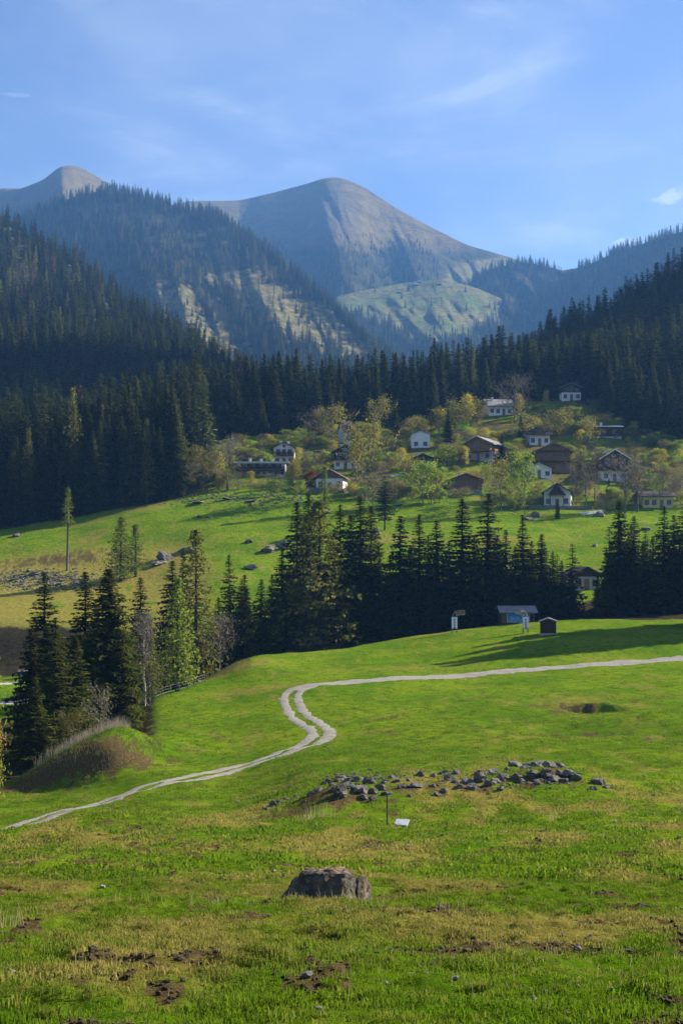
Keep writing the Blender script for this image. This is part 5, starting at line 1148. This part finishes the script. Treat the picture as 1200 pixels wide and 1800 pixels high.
# ================================================================ THINGS ON THE MEADOW
def frame_on(px, vb, y0, y1): Y = Yat(px, vb, y0, y1); return Y, gp(px, Y)
M_truss = simple('weathered_truss_wood', (.24, .20, .15), .8, .2, 4)
M_banner = simple('white_banner', (.80, .80, .86), .7, .04, 2)
M_redprint = simple('red_print', (.45, .03, .04), .6, .05); M_blueprint = simple('blue_print', (.06, .09, .30), .6, .05)
def gate_half(px, vb, label, arm):
    Y, p = frame_on(px, vb, 176, 203); o = empty('start_gate', p, 0, label=label, cat='gate'); u = Y/FPX          # metres per photo pixel
    wd = 8.5*u; dp = .35; ht = 28*u; bz = 8*u; x0 = -wd/2; x1 = wd/2
    for sx in (x0, x1):
        for sy in (0, dp):
            m = MB(); m.box(sx-.05, sx+.05, sy-.05, sy+.05, -.3, ht); m.build('post', M_truss, o)
    m = MB(); nz = 5
    for k in range(nz):
        za, zb = bz+(ht-bz)*k/nz, bz+(ht-bz)*(k+1)/nz
        for sy in (0, dp): m.tube((x0, sy, za), (x1, sy, zb), .028, .028, 4); m.tube((x1, sy, za), (x0, sy, zb), .022, .022, 4)
        for sx in (x0, x1): m.tube((sx, 0, za), (sx, dp, zb), .022, .022, 4)
    m.tube((x0, 0, bz), (x1, 0, bz), .03, .03, 4); m.tube((x0, dp, bz), (x1, dp, bz), .03, .03, 4); m.build('lattice', M_truss, o)
    # slanted and level arm of the arch
    A0 = Vector((x0, 0, ht)); A1 = Vector((x1, 0, ht)); s = arm
    B0 = Vector((x0+s*7*u, 0, ht+10*u)) if s > 0 else Vector((x0-9*u, 0, ht+8*u)); B1 = Vector((x1+s*3.5*u, 0, ht+5*u)) if s > 0 else Vector((x1-6*u, 0, ht+11*u))
    m = MB()
    def bay(a, b, c, d):
        for y_ in (0, dp):
            q = Vector((0, y_, 0)); m.tube(a+q, c+q, .045, .045, 4); m.tube(b+q, d+q, .045, .045, 4); m.tube(a+q, d+q, .028, .028, 4); m.tube(c+q, d+q, .03, .03, 4); m.tube(b+q, c+q, .022, .022, 4)
        for e in (a, b, c, d): m.tube(e, e+Vector((0, dp, 0)), .03, .03, 4)
    if s > 0:
        O1, I1 = Vector((x0+5*u, 0, ht+10*u)), Vector((x1+1.5*u, 0, ht+3*u)); bay(Vector((x0, 0, ht)), Vector((x1, 0, ht)), O1, I1)
        O2, I2 = Vector((x0+13*u, 0, ht+11.5*u)), Vector((x0+14*u, 0, ht+4.5*u)); bay(O1, I1, O2, I2)
        O3, I3 = Vector((x0+22*u, 0, ht+11.5*u)), Vector((x0+22*u, 0, ht+4*u)); bay(O2, I2, O3, I3)
    else:
        O1, I1 = Vector((x1-5*u, 0, ht+9*u)), Vector((x0-1.5*u, 0, ht+3*u)); bay(Vector((x1, 0, ht)), Vector((x0, 0, ht)), O1, I1)
        O2, I2 = Vector((x1-13*u, 0, ht+11*u)), Vector((x0-7*u, 0, ht+5*u)); bay(O1, I1, O2, I2)
        O3, I3 = Vector((x1-22*u, 0, ht+10*u)), Vector((x1-22*u, 0, ht+6*u)); bay(O2, I2, O3, I3)
    m.build('arch_arm', M_truss, o)
    m = MB(); m.box(x0-.06, x1+.06, -.09, -.06, bz+.02, ht-.1*u); bo = m.build('banner', M_banner, o)
    r_ = MB(); n = 6
    for k in range(n):                                              # upright red lettering as blocks of print, too small to read
        z = bz+1.2*u+(ht-bz-3*u)*k/n; r_.box(-1.6*u, 1.6*u, -.098, -.092, z, z+1.7*u); r_.box(-.5*u, .5*u, -.0985, -.0905, z+1.75*u, z+2.2*u)
    r_.build('print', M_redprint, bo)
    b2 = MB(); b2.box(-2.6*u, 2.6*u, -.098, -.092, bz+.25*u, bz+.9*u); b2.build('print', M_blueprint, bo)
gate_half(798.5, 1113, 'lattice start gate half with white banner standing alone on the meadow', 1)
gate_half(923.5, 1113, 'lattice start gate half with white banner before the hut with a blue panel', -1)

# hut with the blue panel
Y, p = frame_on(910, 1093, 204, 216); u = Y/FPX; o = empty('timber_hut', p, R(2), label='weathered timber hut with a long grey roof and a blue panel on its front', cat='hut')
w2, hh, D = 29*u, 19*u, 3.2
m = MB(); m.box(-w2, w2, 0, D, -.6, hh); m.build('wall', M_dkwood, o)
nb = 22
bmesh_ = None
for k in range(nb):
    x = -w2+2*w2*(k+.5)/nb
    if bmesh_ is None: b = MB(); b.box(-w2/nb+.012, w2/nb-.012, -.045, -.005, -.05, hh-.02); bmesh_ = b.mesh('plank', [M_oldwood])
    mobj('plank', bmesh_, o, (x, rt.uniform(-.012, .006), 0))
m = MB(); rw = 34*u
m.add([(-rw, -.75, hh-.15), (rw, -.75, hh-.15), (rw, D/2, hh+9.2*u), (-rw, D/2, hh+9.2*u), (rw, D+.6, hh-.1), (-rw, D+.6, hh-.1),
       (-rw, -.75, hh-.02), (rw, -.75, hh-.02), (rw, D/2, hh+9.2*u+.14), (-rw, D/2, hh+9.2*u+.14), (rw, D+.6, hh+.03), (-rw, D+.6, hh+.03)],
      [(0,3,2,1),(3,5,4,2),(6,7,8,9),(9,8,10,11),(0,1,7,6),(4,5,11,10),(1,2,8,7),(2,4,10,8),(0,6,9,3),(3,9,11,5)])
m.build('roof', M_roofgrey, o)
t = NT('blue_panel'); oc = t.objco(); n = t.noise(t.scale(oc, (1.2, 1, 3.5)), 1.6, 6, .7, .4, .66)
sx = t.node('ShaderNodeSeparateXYZ'); t.l.new(oc, sx.inputs[0]); hz = t.rng(t.mul(sx.outputs['Z'], t.mul(n, .35), 'ADD'), .85, 1.35)
pm = t.bsdf(t.mix(hz, t.mix(n, (.03, .20, .42), (.42, .60, .70)), (.02, .30, .66)), .5)
m = MB(); m.box(-19*u, 20*u, -.12, -.06, 1.5*u, 15.5*u); pn = m.build('panel', pm, o)
m = MB()
for a_ in ((-19.6*u, -19*u, 1*u, 16*u), (20*u, 20.6*u, 1*u, 16*u), (-19*u, 20*u, 1*u, 1.5*u), (-19*u, 20*u, 15.5*u, 16*u)): m.box(a_[0], a_[1], -.125, -.05, a_[2], a_[3])
m.build('panel_frame', M_frameW, pn)
m = MB(); m.box(22*u, 26*u, -.07, -.047, 0, 14*u); dd = m.build('door', M_dkwood, o)

# small dark shed
Y, p = frame_on(963, 1115, 180, 200); u = Y/FPX; o = empty('small_shed', p, R(-9), label='small dark brown shed with a pale gable roof on a flat base', cat='shed')
w2, hh, D = 14*u, 22.5*u, 2.1
m = MB(); m.box(-w2-.15, w2+.25, -.15, D+.2, -.4, .1); m.build('base', simple('pale_base', (.42, .34, .30), .9, .15), o)
m = MB(); m.prism([(-w2, .1), (w2, .1), (w2, hh), (0, hh+5*u), (-w2, hh)], 0, D); m.build('wall', M_dkwood, o)
M_shed = plank_mat('shed_boards', (.05, .026, .015), (.085, .046, .028), 8)
nb = 9; b = None
for k in range(nb):
    if b is None: q = MB(); q.box(-w2/nb+.01, w2/nb-.01, -.035, -.004, .11, hh-.03); b = q.mesh('plank', [M_shed])
    mobj('plank', b, o, (-w2+2*w2*(k+.5)/nb, 0, 0))
m = MB(); L = w2+2.6*u; zt = hh+5.4*u; ze = zt-L*.36
m.prism([(-L, ze), (0, zt), (L, ze), (L, ze+.07), (0, zt+.08), (-L, ze+.07)], -.3, D+.3); m.build('roof', M_roofgrey, o)
m = MB(); m.prism([(-L, ze-.06), (0, zt-.06), (L, ze-.06), (L, ze+.08), (0, zt+.09), (-L, ze+.08)], -.34, -.302); m.build('fascia', simple('grey_board', (.30, .29, .28), .8, .15), o)

# thin post and pale slab in the pasture
Yp, p = frame_on(680, 1453, 54, 64); u = Yp/FPX
o = empty('marker_post', p, 0, label='thin dark marker post standing upright in the pasture', cat='post'); m = MB(); m.tube((0,0,-.3), (.005,0,58*u), .03, .026, 8); m.build('shaft', simple('dark_iron', (.05, .045, .04), .7, .2), o)
m = MB(); m.tube((.005,0,58*u), (.005,0,59.3*u), .036, .03, 8); m.build('cap', M_metal, o)
Ys, p = frame_on(706, 1452, 54, 64); m = MB()
m.add([(-.36,-.42,0),(.18,-.5,-.01),(.36,.45,.07),(-.2,.55,.08),(-.36,-.42,.07),(.18,-.5,.06),(.36,.45,.14),(-.2,.55,.15)], [(0,3,2,1),(4,5,6,7),(0,1,5,4),(1,2,6,5),(2,3,7,6),(3,0,4,7)])
s_ = m.build('slab', simple('pale_concrete', (.27, .285, .32), .8, .12, 5), None, label='flat pale slab lying on the grass next to the thin post', cat='slab'); s_.location = p+Vector((0, 0, .07))

# info board and road at the left edge
Y, p = frame_on(41, 1193, 234, 250); u = Y/FPX; o = empty('info_board', p, R(8), label='small roofed notice board with a blue sheet by the valley road', cat='board')
for x in (-7*u, 7*u): m = MB(); m.box(x-.06, x+.06, -.06, .06, -.4, 13*u); m.build('post', M_dkwood, o)
m = MB(); m.box(-6.2*u, 6.2*u, -.05, .03, 3*u, 12*u); bo = m.build('board', M_oldwood, o)
m = MB(); m.box(-4*u, 5*u, -.07, -.055, 4*u, 11.3*u); m.build('sheet', simple('blue_sheet', (.12, .30, .50), .6, .2, 2), bo)
m = MB(); m.add([(-9*u,-.6,13*u),(9*u,-.6,13*u),(9*u,0,15.5*u),(-9*u,0,15.5*u),(9*u,.6,13*u),(-9*u,.6,13*u)], [(0,1,2,3),(3,2,4,5),(0,3,5),(1,4,2),(0,5,4,1)]); m.build('roof', M_roofgrey, o)

def wire_fence(label, pts, hgt=1.1):
    P_ = [gp(px, Y) for px, Y in pts]; o = empty('wire_fence', P_[0], 0, label=label, cat='fence'); b = MB(); b.tube((0,0,-.3), (0,0,hgt), .05, .045, 5); pm_ = b.mesh('post', [M_truss]); w = MB()
    L = P_[0]
    for i, q in enumerate(P_):
        mobj('post', pm_, o, q-L)
        if i:
            for z in (.35, .7, 1.0): w.tube(P_[i-1]-L+Vector((0,0,z)), q-L+Vector((0,0,z)), .012, .012, 3)
    w.build('wire', M_metal, o)
wire_fence('thin wire fence on posts at the meadow rim beside the bright larch', [(272,161),(286,162.5),(300,164),(316,165.5),(330,167),(344,168.5),(360,170)])
wire_fence('short wire fence along the valley road in the gully', [(0,206),(14,206),(28,206.5),(42,207),(56,207)])

# ================================================================ GRASS
def tuft(seed, n, h, sp, w, lean=.5):
    rs_ = random.Random(seed); v, f = [], []
    for _ in range(n):
        a = rs_.uniform(0, 6.28); r_ = sp*math.sqrt(rs_.random()); x, y = r_*math.cos(a), r_*math.sin(a); b = rs_.uniform(0, 6.28); l = h*rs_.uniform(.45, 1.1)
        dx, dy = math.cos(b)*w, math.sin(b)*w; k = rs_.uniform(.1, 1)*lean*l; c = rs_.uniform(0, 6.28); ex, ey = math.cos(c)*k, math.sin(c)*k; i = len(v)
        v += [(x-dx, y-dy, -.02), (x+dx, y+dy, -.02), (x+dx*.7+ex*.35, y+dy*.7+ey*.35, l*.6), (x-dx*.7+ex*.35, y-dy*.7+ey*.35, l*.6), (x+ex, y+ey, l*(1-.35*lean*rs_.random()))]
        f += [(i, i+1, i+2, i+3), (i+3, i+2, i+4)]
    return v, f
t = NT('grass_blades'); P = t.pos(); dry = t.attr('dry', 'INSTANCER')
g = t.mix(t.noise(P, .5, 4, .6), (0.105, 0.195, 0.006), (0.18, 0.26, 0.012)); g = t.mix(t.noise(P, 14, 3, .6), g, (0.08, 0.14, 0.012))
st = t.mix(t.noise(P, 9, 3, .6), (0.33, 0.275, 0.08), (0.20, 0.185, 0.035))
M_grass = t.leaf(t.vary(t.mix(dry, g, st), t.rand(), .25), .42)
TU = [mesh_np('tuft', *tuft(i, 30, .036, .14, .005, 1.3), [M_grass]) for i in range(4)]+[mesh_np('tall_tuft', *tuft(9+i, 30, .075, .09, .0055, .8), [M_grass]) for i in range(2)]
TUF = [mesh_np('far_tuft', *tuft(20+i, 18, .08, .36, .022, 1.3), [M_grass]) for i in range(4)]
rg = np.random.default_rng(3)
def sow(name, n, y0, y1, big, src, label, um=.27, pw=1.0):
    Y = (y0**(1+pw)+(y1**(1+pw)-y0**(1+pw))*rg.random(n))**(1/(1+pw)); X = rg.uniform(-um, um, n)*Y
    so = dirt_shade_field(X, Y); td = track_dist(X, Y); du = duff_shade_field(X, Y)
    dn = fbm(X/.8, Y/1.7, 131, 3); dn2 = fbm(X/.4, Y/.6, 171, 2)
    keep = (rg.random(n) > so*.95) & ((td > 1.3) | ((td < .42) & (rg.random(n) < .75))) & (du < .5) & (rg.random(n) < .55+.7*dn+.45*dn2) & (rg.random(n) < sstep(178, 90, Y)) 
    px = 600+X/Y*FPX; keep &= ~((Y > 24.9) & (Y < 26.4) & (px > 492) & (px < 652))
    for (cx, cyy, cr) in CLEAR+[((706-600)/FPX*Ys, Ys, .42)]:
        if y0 < cyy < y1 and cr < .5: keep &= (X-cx)**2+((Y-cyy+cr*.8)*.6)**2 > (cr*1.15+.02)**2
    X, Y = X[keep], Y[keep]; Z = H(X, Y); td = td[keep]; n = len(X)
    sf = straw_field(X, Y); dry = np.clip(sf*rg.uniform(.5, 1.4, n)+.5*(rg.random(n) < .14)+.35*sstep(-.1, .5, -dn[keep])*rg.random(n), 0, 1)
    s = rg.uniform(.55, 1.25, n)*(1+.5*dn[keep])*big*(1-.5*np.exp(-(td/2.5)**2))
    pick = np.where((dn2[keep] > .18) & (rg.random(n) < .5), len(src)-1-rg.integers(0, 2, n), rg.integers(0, max(1, len(src)-2), n)) if len(src) > 4 else rg.integers(0, len(src), n)
    scatter(name, np.stack([X, Y, Z], 1), np.stack([s, s, s*rg.uniform(.7, 1.3, n)], 1), np.stack([rg.normal(0, .12, n), rg.normal(0, .12, n), rg.uniform(0, 6.28, n)], 1), pick, src, {'dry': dry}, kind='stuff', label=label, cat='grass')
    return n
n1 = sow('pasture_grass', 42000, 6.8, 34, 1.0, TU, 'short tufted pasture grass in green and straw', pw=.55)
n2 = sow('meadow_grass', 60000, 30, 175, 1.0, TUF, 'short green grass of the sunlit meadow', pw=.35)
print('grass', n1, n2)
# straw stalks, dry brush of the bank
sv, sf_ = [], []
def stalk(x, y, h, r_, rs_):
    z = Hf(x, y)-.03; a, k = rs_.uniform(0, 6.28), rs_.uniform(.05, .4)*h; i = len(sv); ex, ey = math.cos(a)*k, math.sin(a)*k
    sv.extend([(x-r_, y, z), (x+r_, y, z), (x+r_*.7+ex*.4, y+ey*.4, z+h*.6), (x-r_*.7+ex*.4, y+ey*.4, z+h*.6), (x+ex, y+ey, z+h)]); sf_.extend([(i, i+1, i+2, i+3), (i+3, i+2, i+4)])
for (px, Y, n, sp, h) in [(8,18.5,26,.14,.42),(380,24,34,.25,.32),(240,24,20,.5,.26),(530,24.6,22,.3,.3),(590,24.5,12,.2,.3),(660,23.5,16,.2,.28),(560,24.4,20,.6,.2),(780,20.5,12,.15,.25),(975,15,10,.1,.22),(700,19,10,.3,.2),(555,64,40,.3,.75),(540,63.5,30,.4,.5),(968,60,26,.12,.6),(400,14,30,1.5,.2),(200,12,30,1.5,.18),(900,12,24,1.2,.18),(130,78,60,5,.35),(300,70,60,6,.3),(190,76,20,.3,.8),(20,70,30,2,.5)]:
    for _ in range(n): stalk((px-600)/FPX*Y+rs.gauss(0, sp), Y+rs.gauss(0, sp*.7), h*rs.uniform(.3, 1.2), .0018+.00006*Y, rs)
mobj('straw_stalks', mesh_np('straw_stalks', sv, sf_, [needle_mat('straw', (.42, .34, .16), (.55, .45, .22), .4, .1)]), kind='stuff', label='dry straw stalks standing up from the pasture', cat='grass')
sv, sf_ = [], []
for _ in range(2600):
    k = rs.random()
    if fbm(np.array([k*9]), np.array([.5]), 88, 2)[0] < rs.uniform(-.5, .25): continue
    px = 105+110*k+rs.gauss(0, 7); Y = 121.5-.5*k+rs.gauss(0, 1.0)
    if rs.random() < .25: px = rs.uniform(60, 230); Y = 119.5+rs.gauss(0, 1.0)
    stalk((px-600)/FPX*Y, Y, rs.uniform(.3, 1.25), .014, rs)
mobj('dry_brush', mesh_np('dry_brush', sv, sf_, [needle_mat('pinkish_brush', (.34, .27, .19), (.46, .39, .29), .35, .1)]), kind='stuff', label='pinkish grey dry brush along the crest of the shaded bank', cat='brush')
sv, sf_ = [], []
for _ in range(1100):                                                # long withered grass hanging on the bank face
    px = rs.uniform(40, 290); Y = np.interp(px, [40, 130, 200, 290], [114.5, 113.5, 112, 119])+rs.gauss(0, 1.8); stalk((px-600)/FPX*Y, Y, rs.uniform(.2, .45), .018, rs)
for _ in range(900): px = rs.uniform(350, 440); Y = rs.uniform(173, 184); stalk((px-600)/FPX*Y, Y, rs.uniform(.15, .4), .022, rs)
mobj('withered_grass', mesh_np('withered_grass', sv, sf_, [needle_mat('withered', (.13, .115, .04), (.22, .185, .075), .35, .1)]), kind='stuff', label='long withered grass on the steep meadow banks', cat='grass')

# ================================================================ HAZE
m = MB(); m.box(-6300, 6300, -6300, 6300, float(GZ.min())-1.0, 1300)
t = NT('haze_air'); pv = t.node('ShaderNodeVolumePrincipled'); pv.inputs['Color'].default_value = (.18, .45, 1.0, 1); pv.inputs['Density'].default_value = 1.05e-4; pv.inputs['Anisotropy'].default_value = .25
t.l.new(pv.outputs[0], t.out.inputs['Volume'])
hz = m.build('haze', t.m, kind='stuff')
